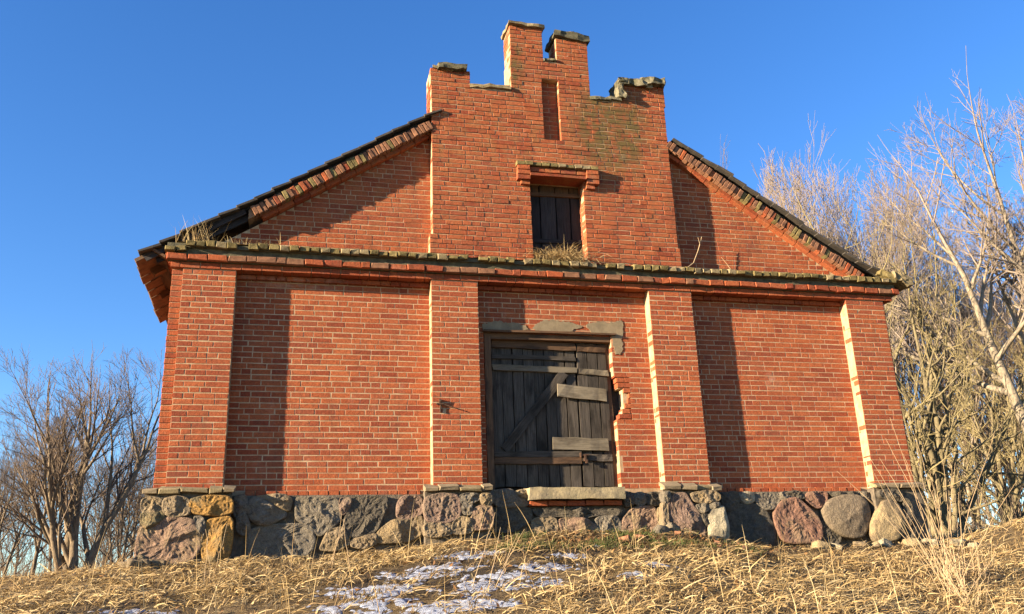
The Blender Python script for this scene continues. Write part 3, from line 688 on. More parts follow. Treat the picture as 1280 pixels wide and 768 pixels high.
STONES=[
('tan',-0.12,[(-0.23,-0.13),(-0.13,-0.11),(-0.01,-0.13),(0.0,-0.26),(-0.1,-0.28),(-0.22,-0.27)]),
('tan',-0.12,[(0.01,-0.13),(0.17,-0.1),(0.3,-0.13),(0.32,-0.31),(0.13,-0.33),(0.03,-0.29)]),
('ochre',-0.12,[(0.33,-0.13),(0.47,-0.1),(0.76,-0.1),(0.81,-0.16),(0.81,-0.29),(0.7,-0.32),(0.38,-0.3),(0.32,-0.23)]),
('moss',-0.12,[(-0.22,-0.29),(-0.0,-0.28),(0.03,-0.35),(-0.09,-0.43),(-0.16,-0.47),(-0.22,-0.39)]),
('pink',-0.12,[(-0.23,-0.46),(-0.09,-0.43),(0.06,-0.35),(0.35,-0.37),(0.44,-0.51),(0.47,-0.71),(0.38,-0.86),(0.04,-0.9),(-0.22,-0.87),(-0.26,-0.77)]),
('ochre',-0.12,[(0.51,-0.4),(0.78,-0.35),(0.83,-0.4),(0.82,-0.8),(0.69,-0.89),(0.52,-0.87),(0.49,-0.63)]),
('grey',-0.12,[(0.37,-0.35),(0.48,-0.35),(0.51,-0.47),(0.48,-0.63),(0.46,-0.53)]),
('tan',-0.12,[(-0.26,-0.81),(-0.17,-0.8),(-0.12,-0.89),(-0.15,-0.97),(-0.26,-0.96)]),
('grey',0.05,[(0.83,-0.09),(0.97,-0.07),(0.99,-0.27),(0.9,-0.36),(0.84,-0.3)]),
('grey',0.05,[(0.88,-0.32),(0.98,-0.3),(1.04,-0.5),(0.96,-0.55),(0.89,-0.5)]),
('grey',0.05,[(0.99,-0.19),(1.06,-0.09),(1.19,-0.12),(1.51,-0.31),(1.21,-0.45),(1.04,-0.36)]),
('grey',0.05,[(1.02,-0.5),(1.24,-0.45),(1.71,-0.43),(1.83,-0.54),(1.81,-0.79),(1.34,-0.92),(1.03,-0.86)]),
('tan',0.05,[(1.08,-0.08),(1.42,-0.06),(1.53,-0.11),(1.5,-0.28),(1.21,-0.12)]),
('grey',0.05,[(1.59,-0.1),(1.75,-0.1),(2.08,-0.1),(2.13,-0.18),(2.15,-0.38),(2.03,-0.49),(1.88,-0.58),(1.8,-0.47),(1.72,-0.43),(1.6,-0.37)]),
('purple',0.05,[(2.14,-0.12),(2.29,-0.12),(2.25,-0.23),(2.19,-0.32),(2.15,-0.28)]),
('dark',0.05,[(2.31,-0.09),(2.73,-0.09),(2.75,-0.22),(2.69,-0.34),(2.62,-0.52),(2.44,-0.59),(2.24,-0.6),(2.19,-0.43),(2.25,-0.29)]),
('purple',0.05,[(2.89,-0.19),(2.95,-0.1),(3.19,-0.09),(3.21,-0.31),(3.12,-0.35),(2.98,-0.39),(2.88,-0.35)]),
('tan',0.05,[(2.63,-0.54),(2.83,-0.4),(2.98,-0.41),(3.2,-0.34),(3.23,-0.56),(3.05,-0.66),(2.63,-0.69)]),
('tan',0.05,[(2.01,-0.52),(2.19,-0.48),(2.23,-0.61),(2.29,-0.67),(2.12,-0.76),(1.9,-0.75),(1.98,-0.58)]),
('tan',0.05,[(2.31,-0.63),(2.44,-0.61),(2.6,-0.56),(2.62,-0.69),(2.44,-0.74),(2.3,-0.72)]),
('purple',-0.12,[(3.24,-0.13),(3.43,-0.09),(3.67,-0.11),(3.68,-0.39),(3.51,-0.45),(3.26,-0.43),(3.22,-0.28)]),
('grey',-0.12,[(3.69,-0.1),(3.93,-0.09),(3.94,-0.17),(3.76,-0.22),(3.7,-0.2)]),
('tan',-0.12,[(3.96,-0.1),(4.1,-0.1),(4.11,-0.22),(3.98,-0.22)]),
('grey',-0.12,[(3.72,-0.23),(3.84,-0.22),(3.82,-0.35),(3.73,-0.34)]),
('pink',-0.12,[(3.87,-0.29),(4.01,-0.24),(4.11,-0.26),(4.11,-0.53),(3.86,-0.55),(3.84,-0.42)]),
('tan',-0.12,[(3.69,-0.39),(3.83,-0.42),(3.84,-0.58),(3.59,-0.6),(3.58,-0.47)]),
('tan',-0.12,[(3.22,-0.47),(3.35,-0.46),(3.56,-0.47),(3.57,-0.61),(3.23,-0.63)]),
('grey',0.05,[(4.14,-0.03),(4.42,-0.02),(4.48,-0.08),(4.63,-0.12),(4.64,-0.24),(4.23,-0.24),(4.14,-0.14)]),
('tan',0.05,[(4.49,-0.04),(4.61,-0.03),(4.65,-0.11),(4.61,-0.12),(4.51,-0.08)]),
('dark',0.05,[(4.14,-0.26),(4.66,-0.26),(4.69,-0.36),(4.67,-0.44),(4.42,-0.57),(4.13,-0.57)]),
('dark',0.05,[(4.69,-0.27),(5.24,-0.27),(6.0,-0.28),(5.94,-0.39),(5.77,-0.36),(5.44,-0.4),(5.02,-0.38),(4.81,-0.4)]),
('tan',0.05,[(4.7,-0.41),(5.02,-0.39),(5.05,-0.58),(4.69,-0.62)]),
('pink',0.05,[(5.06,-0.41),(5.44,-0.41),(5.61,-0.53),(5.55,-0.65),(5.13,-0.62)]),
('grey',0.05,[(5.59,-0.41),(5.88,-0.38),(5.95,-0.48),(5.92,-0.62),(5.64,-0.65)]),
('dark',0.05,[(6.03,-0.09),(6.14,-0.07),(6.17,-0.22),(6.04,-0.26)]),
('grey',0.05,[(6.2,-0.09),(6.32,-0.07),(6.34,-0.22),(6.2,-0.23)]),
('dark',0.05,[(6.37,-0.09),(6.55,-0.07),(6.54,-0.24),(6.37,-0.23)]),
('pink',0.05,[(6.0,-0.43),(6.17,-0.28),(6.49,-0.26),(6.47,-0.61),(6.08,-0.64),(5.96,-0.58)]),
('tan',0.05,[(6.51,-0.3),(6.6,-0.28),(6.59,-0.49),(6.51,-0.49)]),
('tan',0.05,[(6.49,-0.51),(6.59,-0.5),(6.61,-0.65),(6.47,-0.65)]),
('purple',-0.12,[(6.62,-0.21),(6.74,-0.11),(6.89,-0.11),(6.97,-0.27),(7.09,-0.44),(7.12,-0.63),(7.05,-0.88),(6.68,-0.87),(6.59,-0.72),(6.59,-0.42)]),
('tan',-0.12,[(6.96,-0.1),(7.31,-0.07),(7.4,-0.13),(7.39,-0.2),(7.24,-0.23),(7.01,-0.22)]),
('grey',-0.12,[(7.02,-0.27),(7.2,-0.26),(7.2,-0.34),(7.1,-0.37)]),
('pale',-0.12,[(7.22,-0.37),(7.34,-0.3),(7.44,-0.3),(7.45,-0.39),(7.47,-0.6),(7.45,-0.77),(7.32,-0.8),(7.18,-0.73),(7.18,-0.51)]),
('grey',-0.12,[(7.22,-0.27),(7.37,-0.24),(7.38,-0.28),(7.25,-0.35)]),
('dark',-0.12,[(7.09,-0.41),(7.19,-0.39),(7.16,-0.56),(7.13,-0.54)]),
('grey',-0.12,[(6.54,-0.1),(6.65,-0.09),(6.62,-0.2),(6.57,-0.23)]),
('tan',-0.12,[(6.52,-0.25),(6.6,-0.23),(6.59,-0.45),(6.58,-0.72),(6.59,-0.85),(6.49,-0.83)]),
('dark',0.05,[(7.51,-0.1),(7.76,-0.07),(7.78,-0.22),(7.61,-0.34),(7.52,-0.29)]),
('dark',0.05,[(7.57,-0.38),(7.74,-0.26),(7.98,-0.24),(8.18,-0.35),(8.26,-0.53),(8.28,-0.67),(8.21,-0.84),(7.59,-0.84),(7.52,-0.65)]),
('pale',0.05,[(7.79,-0.1),(7.9,-0.08),(8.0,-0.09),(8.01,-0.19),(7.92,-0.23),(7.83,-0.21)]),
('grey',0.05,[(8.06,-0.1),(8.38,-0.09),(8.42,-0.16),(8.37,-0.29),(8.2,-0.32),(8.05,-0.24)]),
('grey',0.05,[(8.44,-0.09),(8.56,-0.08),(8.68,-0.1),(8.59,-0.15),(8.44,-0.19)]),
('red',0.01,[(8.3,-0.38),(8.46,-0.2),(8.67,-0.17),(8.76,-0.24),(8.96,-0.43),(9.02,-0.58),(8.99,-0.75),(8.82,-0.79),(8.48,-0.79),(8.36,-0.73),(8.3,-0.53)]),
('red',0.05,[(8.87,-0.09),(9.21,-0.08),(9.17,-0.22),(9.03,-0.31),(8.91,-0.25),(8.85,-0.18)]),
('dark',0.05,[(8.5,-0.1),(8.69,-0.07),(8.86,-0.09),(8.84,-0.17),(8.68,-0.17),(8.49,-0.17)]),
('dark',0.05,[(9.24,-0.09),(9.52,-0.09),(9.51,-0.12),(9.32,-0.15)]),
('dark',0.05,[(9.55,-0.09),(9.71,-0.09),(9.7,-0.12),(9.57,-0.12)]),
('grey',0.05,[(9.73,-0.09),(9.86,-0.09),(9.92,-0.18),(9.84,-0.2),(9.77,-0.15)]),
('dark',0.05,[(9.05,-0.5),(9.14,-0.52),(9.33,-0.73),(9.28,-0.81),(9.0,-0.81)]),
('round',0.00,[(9.08,-0.36),(9.2,-0.21),(9.46,-0.14),(9.7,-0.15),(9.8,-0.23),(9.83,-0.38),(9.77,-0.59),(9.66,-0.72),(9.52,-0.74),(9.34,-0.7),(9.19,-0.61),(9.1,-0.49)]),
('yellow',-0.12,[(10.01,-0.25),(10.11,-0.23),(10.25,-0.3),(10.3,-0.45),(10.28,-0.61),(10.15,-0.79),(9.81,-0.8),(9.78,-0.7),(9.81,-0.54),(9.93,-0.38)]),
('dark',-0.12,[(9.98,-0.08),(10.25,-0.07),(10.34,-0.15),(10.32,-0.25),(10.11,-0.21),(9.97,-0.18)]),
('dark',-0.12,[(10.35,-0.2),(10.47,-0.25),(10.48,-0.62),(10.4,-0.8),(10.19,-0.79),(10.3,-0.61)])]

for i, (c_, y_, p_) in enumerate(STONES): stone(c_, y_, p_, i+1)
# worn ledge bricks on the piers
rs = []
for a, b in ((-.25, .84), (3.21, 4.13), (6.56, 7.45), (9.90, 10.76)):
    x = a
    while x < b-.06:
        e = min(x+random.uniform(.16, .34), b)
        rs.append((((x+e)/2, -.135+random.gauss(0, .012), -.03+random.gauss(0, .005)), e-x-.01, .06, .2, (rad(16)+random.gauss(0, .06), random.gauss(0, .03), random.gauss(0, .04)))); x = e
shared(rs, 'ledge_brick', [M['mossy_pale'], M['cement']], FND, 5, (.25, .06, .2, .012, .008))
hp(rough_box('door_sill', (5.32, .06, -.078), (1.38, .30, .155), M['sill'], None, .022, 7, (.05, 0, 0), 8, 5))
rs = [((4.79+.266*i, .015+random.gauss(0, .006), -.208), .255, .066, .12, (0, random.gauss(0, .01), random.gauss(0, .02))) for i in range(5)]
shared(rs, 'sill_brick', [M['brick']], FND, 5, (.25, .066, .12, .008, .004))

# ------------------------------------------------------------------ ground
ZBX = [-60, -8, -3, -.3, 1.2, 2.9, 4.0, 5.0, 6.5, 7.4, 8, 9.4, 10.6, 11.6, 12.6, 14, 18, 60]
ZBZ = [-1.15, -1.15, -1.1, -.96, -.90, -.78, -.70, -.66, -.68, -.84, -.90, -.88, -.88, -.80, -.66, -.66, -.64, -.6]
def vnoise(x, y, s, seed=0):
    """cheap smooth value noise, vectorised"""
    x = np.asarray(x)*s+seed*17.3; y = np.asarray(y)*s+seed*9.1; xi = np.floor(x); yi = np.floor(y); fx = x-xi; fy = y-yi
    fx = fx*fx*(3-2*fx); fy = fy*fy*(3-2*fy)
    h = lambda a, b: np.modf(np.abs(np.sin(a*127.1+b*311.7+seed*5.3)*43758.5453))[0]
    return (h(xi, yi)*(1-fx)+h(xi+1, yi)*fx)*(1-fy)+(h(xi, yi+1)*(1-fx)+h(xi+1, yi+1)*fx)*fy
def ground_z(x, y):
    x = np.asarray(x, float); y = np.asarray(y, float)
    zb = np.interp(x, ZBX, ZBZ)
    sl = np.interp(x, [-3, 3, 9, 14], [.185, .225, .26, .26])
    yy = np.clip(y, -12.5, -.3)+.3
    front = zb+sl*yy*(1-.012*yy*0)
    plate = np.interp(x, [-40, -8, -3, -1.4, 0, 10, 16, 40], [-1.2, -1.1, -.88, -.68, -.55, -.5, -.75, -.5])
    t = np.clip((y+.3)/8.3, 0, 1); t = t*t*(3-2*t)
    z = np.where(y < -.3, front, zb*(1-t)+plate*t)
    z = z+np.clip(y-10, 0, 60)*-.004
    z = z+(vnoise(x, y, .7, 1)-.5)*.10+(vnoise(x, y, 2.3, 2)-.5)*.05+(vnoise(x, y, 4, 3)-.5)*.02
    z = z+.16*np.exp(-((x-12.4)/1.1)**2-((y+.9)/.9)**2)
    return z
def gz(x, y): return float(ground_z(np.array([x]), np.array([y]))[0])
def axis(a, b, step, far):
    fine = np.arange(a, b+1e-6, step); k = np.array([1, 2.2, 4, 7, 12, 20, 34, 60, 110, 200, 400])
    k = k[k < far]; return np.concatenate([a-k[::-1], fine, b+k])
gx = axis(-8, 20, .12, 500); gy = axis(-13, 14, .12, 500)
GX, GY = np.meshgrid(gx, gy); GZ = ground_z(GX, GY)
nx_, ny_ = len(gx), len(gy); idx = np.arange(nx_*ny_).reshape(ny_, nx_)
Fg = np.stack([idx[:-1, :-1], idx[:-1, 1:], idx[1:, 1:], idx[1:, :-1]], -1).reshape(-1, 4)
def mat_ground():
    t = NT('dry_meadow_soil', .97)
    n = t.noise(t.P, 1.1, 5, .6); m = t.noise(t.P, 9, 6, .7); f = t.noise(t.scalevec(t.P, (1, .6, 1)), 46, 5, .7)
    col = t.mix(t.ramp(m, [(.38, 0.), (.60, 1.)]), (.078,.051,.027), (.156,.109,.053))
    col = t.mix(t.ramp(n, [(.50, 0.), (.62, 1.)]), col, (.090,.062,.033))
    col = t.mix(t.ramp(f, [(.45, 0.), (.65, 1.)]), col, (.187,.133,.066))
    door = t.math('MULTIPLY', t.math('MULTIPLY', t.blob((5.6, -1.0, -.7), (2.2, 1.6, 1.)), 2.4, True), t.ramp(m, [(.30, 0.), (.5, 1.)]))
    col = t.mix(door, col, (.035,.026,.017))
    wet = t.blob((3.0, -2.3, -1.1), (1.3, 1.1, 1.))
    for c, r_ in (((3.6, -1.3, -.9), (.7, .5, 1.)), ((-.3, -3.3, -1.4), (1.4, .7, 1.)), ((4.7, -1.8, -.9), (.9, .9, 1.))): wet = t.math('MAXIMUM', wet, t.blob(c, r_))
    col = t.mix(t.math('MULTIPLY', t.math('MULTIPLY', wet, 2.4, True), .85), col, (.027,.021,.016))
    t.bump(t.math('ADD', f, m), .9, .05)
    return t.out(col)
M['ground'] = mat_ground()
tag(np_obj('ground', np.stack([GX, GY, GZ], -1).reshape(-1, 3), Fg, M['ground'], smooth=True), kind='structure')

# snow: thin crust left in the hollows; it rises out of the ground where the patch mask is high
SNOW = [(3.0, -2.0, .75, .60), (3.6, -1.3, .55, .38), (2.35, -2.6, .75, .55), (3.5, -2.8, .8, .55), (2.2, -3.4, .8, .5), (3.0, -3.6, .7, .4), (4.3, -1.0, .25, .18), (4.2, -2.3, .5, .35), (4.6, -1.7, .4, .22), (.15, -2.9, .6, .32), (-.35, -3.3, .8, .36), (-.85, -3.7, .7, .4), (.9, -3.4, .3, .15), (-1.2, -3.2, .35, .15), (5.2, -1.25, .3, .14), (5.4, -2.6, .28, .18), (4.9, -3.0, .25, .16)]
def snow_base(x, y):
    m = np.full(np.shape(x), -9.)
    for cx, cy, rx, ry in SNOW: m = np.maximum(m, 1.25-np.hypot((x-cx)/rx, (y-cy)/ry))
    return m
def snow_mask(x, y):
    m = np.zeros_like(x)
    for cx, cy, rx, ry in SNOW: m = np.maximum(m, 1.25-np.hypot((x-cx)/rx, (y-cy)/ry))
    n = vnoise(x, y, 5, 5)*.35+vnoise(x, y, 12, 6)*.55+vnoise(x, y, 27, 7)*.5
    return np.minimum(m*.9, .72)-n*1.0
sx = np.arange(-2.4, 6.4, .022); sy = np.arange(-4.6, -.5, .022); SX, SY = np.meshgrid(sx, sy); sm = snow_mask(SX, SY)
SZ = ground_z(SX, SY)+.004+np.clip(sm, -.4, .22)*.055+(vnoise(SX, SY, 30, 8)-.5)*.012
keep = sm > -.30; si = np.arange(SX.size).reshape(SX.shape)
fq = np.stack([si[:-1, :-1], si[:-1, 1:], si[1:, 1:], si[1:, :-1]], -1).reshape(-1, 4); kf = keep.ravel()[fq].all(1); fq = fq[kf]
un, inv = np.unique(fq, return_inverse=True); SV = np.stack([SX, SY, SZ], -1).reshape(-1, 3)[un]
M['snow'] = mat_simple('old_snow', (.40,.43,.51), (.20,.215,.26), 30, .6, .03)
tag(np_obj('snow', SV, inv.reshape(-1, 4), M['snow'], smooth=True), kind='stuff', label='thin patches of old snow lying among the dry grass')

# ------------------------------------------------------------------ grass
def blades(name, x, y, z, length, width, lean, azim, mat, curl=.5, seed=0, segs=3, sag=0., parent=None):
    """blades rooted at x,y,z: lean = angle from vertical, azim = heading"""
    r = np.random.default_rng(seed); n = len(x)
    P = np.stack([x, y, z], -1); ang = lean.copy(); side = np.stack([-np.sin(azim), np.cos(azim), np.zeros(n)], -1)
    # face the blade about its own axis at random
    tw = r.uniform(-1, 1, n)[:, None]; V = []
    for k in range(segs+1):
        t = k/segs; wd = (width*(1-.85*t*t))[:, None]
        up = np.stack([-np.cos(ang)*np.cos(azim), -np.cos(ang)*np.sin(azim), np.sin(ang)], -1)
        sd = side*np.sqrt(1-tw*tw*.8)+up*tw*.9
        V += [P-sd*wd/2, P+sd*wd/2]
        d = np.stack([np.sin(ang)*np.cos(azim), np.sin(ang)*np.sin(azim), np.cos(ang)], -1)
        P = P+d*(length/segs)[:, None]; ang = np.clip(ang+curl*r.uniform(.2, 1.3, n)/segs*1.3, -2.4, 2.4)
        if sag: 
            g = ground_z(P[:, 0], P[:, 1])+.015; P[:, 2] = np.maximum(P[:, 2], g+r.uniform(0, .04, n))
    A = np.stack(V, 1); K = 2*(segs+1); base = (np.arange(n)*K)[:, None]
    F = np.concatenate([base+np.array([[2*k, 2*k+1, 2*k+3, 2*k+2]]) for k in range(segs)], 0)
    o = np_obj(name, A.reshape(-1, 3), F, mat, parent); return o
STRAW = [(0, (.182,.114,.049)), (.2, (.334,.228,.099)), (.5, (.456,.327,.152)), (.8, (.547,.426,.228)), (.94, (.365,.236,.106)), (1, (.190,.122,.057))]
M['straw'] = mat_blade('dry_straw', STRAW)
M['straw_dark'] = mat_blade('brown_straw', [(0, (.068,.046,.023)), (.5, (.152,.099,.046)), (1, (.274,.190,.091))])
M['green'] = mat_blade('green_grass', [(0, (.038,.053,.011)), (.6, (.076,.099,.023)), (1, (.122,.129,.038))])
def scatter(n, x0, x1, y0, y1, seed, tuft=5, spread=.07):
    r = np.random.default_rng(seed); m = n//tuft
    cx = r.uniform(x0, x1, m); cy = r.uniform(y0, y1, m)
    x = np.repeat(cx, tuft)+r.normal(0, spread, m*tuft); y = np.repeat(cy, tuft)+r.normal(0, spread, m*tuft); az = np.repeat(r.uniform(0, 6.283, m), tuft)
    return x, y, az, r
def outside(x, y, m=.06): return ~((x > -.3-m) & (x < 10.9+m) & (y > -.20-m) & (y < 12))
def field(name, n, box, L, lean, seed, mat, wd=(.004, .009), curl=.6, dens=None, tuft=6, spread=.06, sag=1):
    x, y, az, r = scatter(n, *box, seed, tuft, spread); ok = outside(x, y)
    if dens is not None: ok &= r.random(len(x)) < dens(x, y)
    x, y, az = x[ok], y[ok], az[ok]; k = len(x)
    # most blades are flattened down-slope and towards the right
    az = np.where(r.random(k) < .55, r.normal(-.5, .8, k), az+r.normal(0, .5, k))
    clump = vnoise(x, y, 1.6, 12)
    return blades(name, x, y, ground_z(x, y)-.01, r.uniform(*L, k)*(.6+.8*clump), r.uniform(*wd, k), np.abs(r.normal(*lean, k)), az, mat, curl, seed+1, 3, sag)
def dens_main(x, y):
    s = snow_mask(x, y); sb = snow_base(x, y); d = np.where(sb > .35, .16, np.where(sb > .05, .5, 1.))
    dark = np.exp(-((x-5.7)/1.7)**4-((y+1.0)/.95)**4); bare = np.exp(-((x-9)/2.0)**4-((y+.6)/.5)**4)
    return d*(1-.86*dark)*(1-.9*bare)*np.clip(-.1+1.6*(.5*vnoise(x, y, 1.1, 21)+.5*vnoise(x, y, 3.4, 22)), .12, 1)
g1 = field('dry_grass', 80000, (-4, 15, -6, 1.5), (.10, .30), (1.38, .25), 101, M['straw'], wd=(.006, .016), dens=dens_main)
tag(g1, 'matted straw-coloured dry grass lying on the slope', None, None, 'stuff')
g2 = field('dry_grass', 16000, (-4, 15, -6, 1.5), (.08, .24), (.6, .35), 111, M['straw'], dens=lambda x, y: dens_main(x, y)*np.clip(vnoise(x, y, .9, 23)*1.9-.35, .1, 1), tuft=9, spread=.045, sag=0)
tag(g2, 'upright tufts of pale dry grass among the matted grass', None, None, 'stuff')
g3 = field('brown_litter', 26000, (-3, 14, -5, -.2), (.06, .18), (1.35, .25), 121, M['straw_dark'], wd=(.006, .016), dens=lambda x, y: np.clip(.25+np.exp(-((x-5.8)/2.2)**2-((y+1.0)/.9)**2)+.5*np.exp(-((x-9)/2.)**2-((y+.7)/.4)**2), 0, 1))
tag(g3, 'brown decaying grass litter near the door and foundation', None, None, 'stuff')
g4 = field('green_grass', 6000, (3.9, 7.4, -1.5, -.18), (.05, .14), (.7, .4), 131, M['green'], dens=lambda x, y: np.clip(vnoise(x, y, 2.6, 31)*2.6-1.1, 0, 1))
tag(g4, 'small green grass sprouts below the door sill', None, None, 'stuff')
g5 = field('dry_grass', 60000, (-30, 45, 1.5, 34), (.15, .38), (.75, .4), 141, M['straw'], wd=(.012, .03), tuft=8, spread=.15, sag=0)
tag(g5, 'dry meadow grass stretching back on both sides of the building', None, None, 'stuff')
# tall single stems in the foreground grass
r = np.random.default_rng(5); n = 260; x = r.uniform(-2, 13, n); y = r.uniform(-5.5, -.5, n)
tag(blades('grass_stems', x, y, ground_z(x, y), r.uniform(.3, .75, n), r.uniform(.004, .006, n), np.abs(r.normal(.15, .25, n)), r.uniform(0, 6.28, n), M['straw'], .35, 6, 4), 'thin tall dry grass stems standing above the matted grass', None, None, 'stuff')

# ------------------------------------------------------------------ tubes (stems, branches)
def tube(V, F, pts, radii, sides):
    base = len(V); n = len(pts)
    d0 = (pts[-1]-pts[0]); d0 = d0.normalized() if d0.length > 1e-6 else Vector((0, 0, 1))
    a = d0.orthogonal().normalized(); b = d0.cross(a)
    cs = [(math.cos(6.2832*k/sides), math.sin(6.2832*k/sides)) for k in range(sides)]
    for p, rr in zip(pts, radii):
        for c, s in cs: V.append((p.x+(a.x*c+b.x*s)*rr, p.y+(a.y*c+b.y*s)*rr, p.z+(a.z*c+b.z*s)*rr))
    for i in range(n-1):
        for k in range(sides):
            k2 = (k+1) % sides; F.append((base+i*sides+k, base+i*sides+k2, base+(i+1)*sides+k2, base+(i+1)*sides+k))
def stem_obj(name, pts, r0, r1, mat, parent, sides=5):
    V, F = [], []; n = len(pts)
    tube(V, F, [Vector(p) for p in pts], [r0+(r1-r0)*i/(n-1) for i in range(n)], sides)
    return mesh_obj(name, V, F, mat, parent, True)
M['stalk'] = mat_simple('dry_stalk', (.395,.289,.167), (.304,.205,.114), 12, .8, 0)
# big dry weed clump right of the building
def weed(name, loc, n, hmin, hmax, spread, seed, label, leanx=0., rb=.006):
    rnd = random.Random(seed); root = empty(name, (loc[0], loc[1], gz(*loc)-.02)); tag(root, label, 'dry weeds')
    for i in range(n):
        h = rnd.uniform(hmin, hmax); a = rnd.uniform(0, 6.28); ln = abs(rnd.gauss(0, spread)); dx = math.cos(a)*ln+leanx*rnd.uniform(.3, 1); dy = math.sin(a)*ln*.6
        bx, by = rnd.gauss(0, .09), rnd.gauss(0, .07); pts = []; bend = rnd.uniform(-.12, .25)
        for k in range(7):
            t = k/6; pts.append((bx+dx*h*t*(1+bend*t)+rnd.gauss(0, .006), by+dy*h*t+rnd.gauss(0, .006), h*t*(1-.12*abs(dx)*t)))
        stem_obj('stalk', pts, rb*rnd.uniform(.7, 1.2), .0018, M['stalk'], root)
    return root
weed('dry_weed_clump', (8.72, -2.9), 18, 1.0, 2.1, .55, 3, 'clump of tall bare dry stalks fanning out in front of the right corner', -.35, .0045)
weed('dry_weed_clump', (8.95, -2.6), 12, .8, 2.0, .38, 4, 'dry stalks rising straight beside the fanned clump at the right corner', .05)
weed('dry_weed_clump', (8.55, -3.3), 16, .25, .6, .7, 5, 'low tangle of broken dry stems at the foot of the tall stalks', 0, .004)
weed('dry_weed_clump', (9.6, -2.3), 16, .25, .7, .7, 6, 'sprawling pale dry stems on the bank right of the stalks', .1, .004)
weed('dry_weed_clump', (3.35, -3.0), 4, .5, .8, .35, 8, 'few crossing dry stalks standing in the snowy patch', .3, .005)
weed('dry_weed_clump', (2.05, -1.2), 3, .4, .75, .2, 9, 'thin dry stalks before the middle of the left boulder wall', .05, .004)
weed('dry_weed_clump', (.75, -1.6), 3, .45, .7, .2, 10, 'thin dry stalks before the yellow corner boulders', -.05, .004)

# grass growing on the building
def tuft(name, label, cx, cz, y, wx, n, L, lean, seed, curl=1.2, mat='straw'):
    r = np.random.default_rng(seed); x = r.normal(cx, wx, n); yy = y+r.normal(0, .03, n)
    o = blades(name, x, yy, np.full(n, cz), r.uniform(*L, n), r.uniform(.004, .008, n), np.abs(r.normal(*lean, n)), r.uniform(-3.6, .4, n), M[mat], curl, seed, 4)
    tag(o, label, 'grass'); return o
tuft('grass_tuft', 'thick drooping tuft of dry grass on the loft window ledge', 5.33, 3.30, .06, .24, 600, (.22, .5), (.5, .35), 1, 2.2)
tuft('grass_tuft', 'dry grass tuft on the ledge under the open left eave', .18, 3.28, -.02, .12, 70, (.12, .42), (.25, .25), 2, .5)
tuft('grass_tuft', 'sparse dry grass along the ledge right of the left eave tuft', .85, 3.28, .0, .28, 90, (.06, .22), (.5, .4), 3, .8)
for k, (cx, wx, n) in enumerate(((2.3, .6, 130), (4.2, .4, 140), (6.5, .4, 130), (8.8, .8, 150))):
    tuft('grass_tuft', ['low dry grass fringe on the cornice above the left panel', 'low dry grass fringe on the cornice left of the loft window', 'low dry grass fringe on the cornice right of the loft window', 'low dry grass fringe on the cornice above the right panel'][k], cx, 3.28, .04, wx, n, (.03, .10), (.8, .4), 20+k, .8)
rt = empty('dry_twig', (7.3, -.02, 3.29)); tag(rt, 'pale dry twig leaning on the cornice beside the tower corner', 'twig')
stem_obj('stem', [(-.25, 0, .02), (0, 0, .03), (.12, .0, .12), (.22, .02, .32), (.30, .03, .52), (.32, .03, .58)], .010, .004, M['stalk'], rt)
stem_obj('side_stem', [(.22, .02, .32), (.27, .02, .44), (.25, .02, .56)], .006, .003, M['stalk'], rt)
rt = empty('dry_twig', (8.0, -.0, 3.29)); tag(rt, 'short thin dry twig on the cornice right of the tower shadow', 'twig')
stem_obj('stem', [(.08, 0, .0), (.0, .01, .14), (-.08, .02, .26)], .006, .003, M['stalk'], rt)

# brick rubble, leaves and small stones at the foot of the wall
rnd = random.Random(77)
for k in range(9):
    x = [5.9, 6.25, 6.5, 6.9, 7.1, 6.0, 6.7, 7.3, 5.6][k]; y = [-.75, -.95, -.6, -.9, -1.25, -1.2, -1.35, -.75, -1.0][k]; s = rnd.uniform(.05, .10)
    o = rough_box('brick_fragment', (x, y, gz(x, y)+.035), (s*1.4, s, s*.7), M['brick_dirty'], None, .015, 2, (rnd.uniform(-.4, .4), rnd.uniform(-.4, .4), rnd.uniform(0, 3)), k, 14)
    tag(o, 'small broken brick fragment lying in the grass below the door', 'brick', 'brick fragments below the door')
for k in range(9):
    x = [9.0, 9.35, 9.75, 10.15, 10.5, 8.75, 10.85, 9.55, 10.9][k]; y = [-.32, -.36, -.34, -.38, -.36, -.30, -.45, -.42, -.75][k]; s = rnd.uniform(.09, .16)
    o = rough_box('field_stone', (x, y, gz(x, y)+.03), (s*1.5, s, s*.8), STONE['yellow' if k % 2 else 'pale'], None, .03, 4, (rnd.uniform(-.3, .3), rnd.uniform(-.3, .3), rnd.uniform(0, 3)), k+40, 8, True)
    tag(o, 'small pale field stone at the foot of the right foundation', 'stone', 'small stones along the right foundation')
for k in range(5):
    x = [-.28, -.15, .05, 6.55, 6.35][k]; y = [-.42, -.55, -.5, -.35, -.40][k]; s = rnd.uniform(.1, .17)
    o = rough_box('field_stone', (x, y, gz(x, y)+.03), (s*1.5, s, s), STONE['tan' if k < 3 else 'grey'], None, .03, 4, (rnd.uniform(-.3, .3), rnd.uniform(-.3, .3), rnd.uniform(0, 3)), k+60, 8, True)
    tag(o, ['small brown stone heaped against the left corner boulders', 'small grey stone lying right of the door sill'][k > 2], 'stone', ['stones at the left corner', 'stones right of the sill'][k > 2])
n = 900; r = np.random.default_rng(9); x = np.concatenate([r.normal(5.9, 1.0, 600), r.uniform(-1, 11, 300)]); y = np.concatenate([r.normal(-.85, .4, 600), r.uniform(-4, -.4, 300)]); y = np.minimum(y, -.3)
M['leaf'] = mat_blade('fallen_leaf', [(0, (.061,.030,.015)), (.5, (.152,.076,.030)), (.85, (.258,.129,.046)), (1, (.342,.198,.076))])
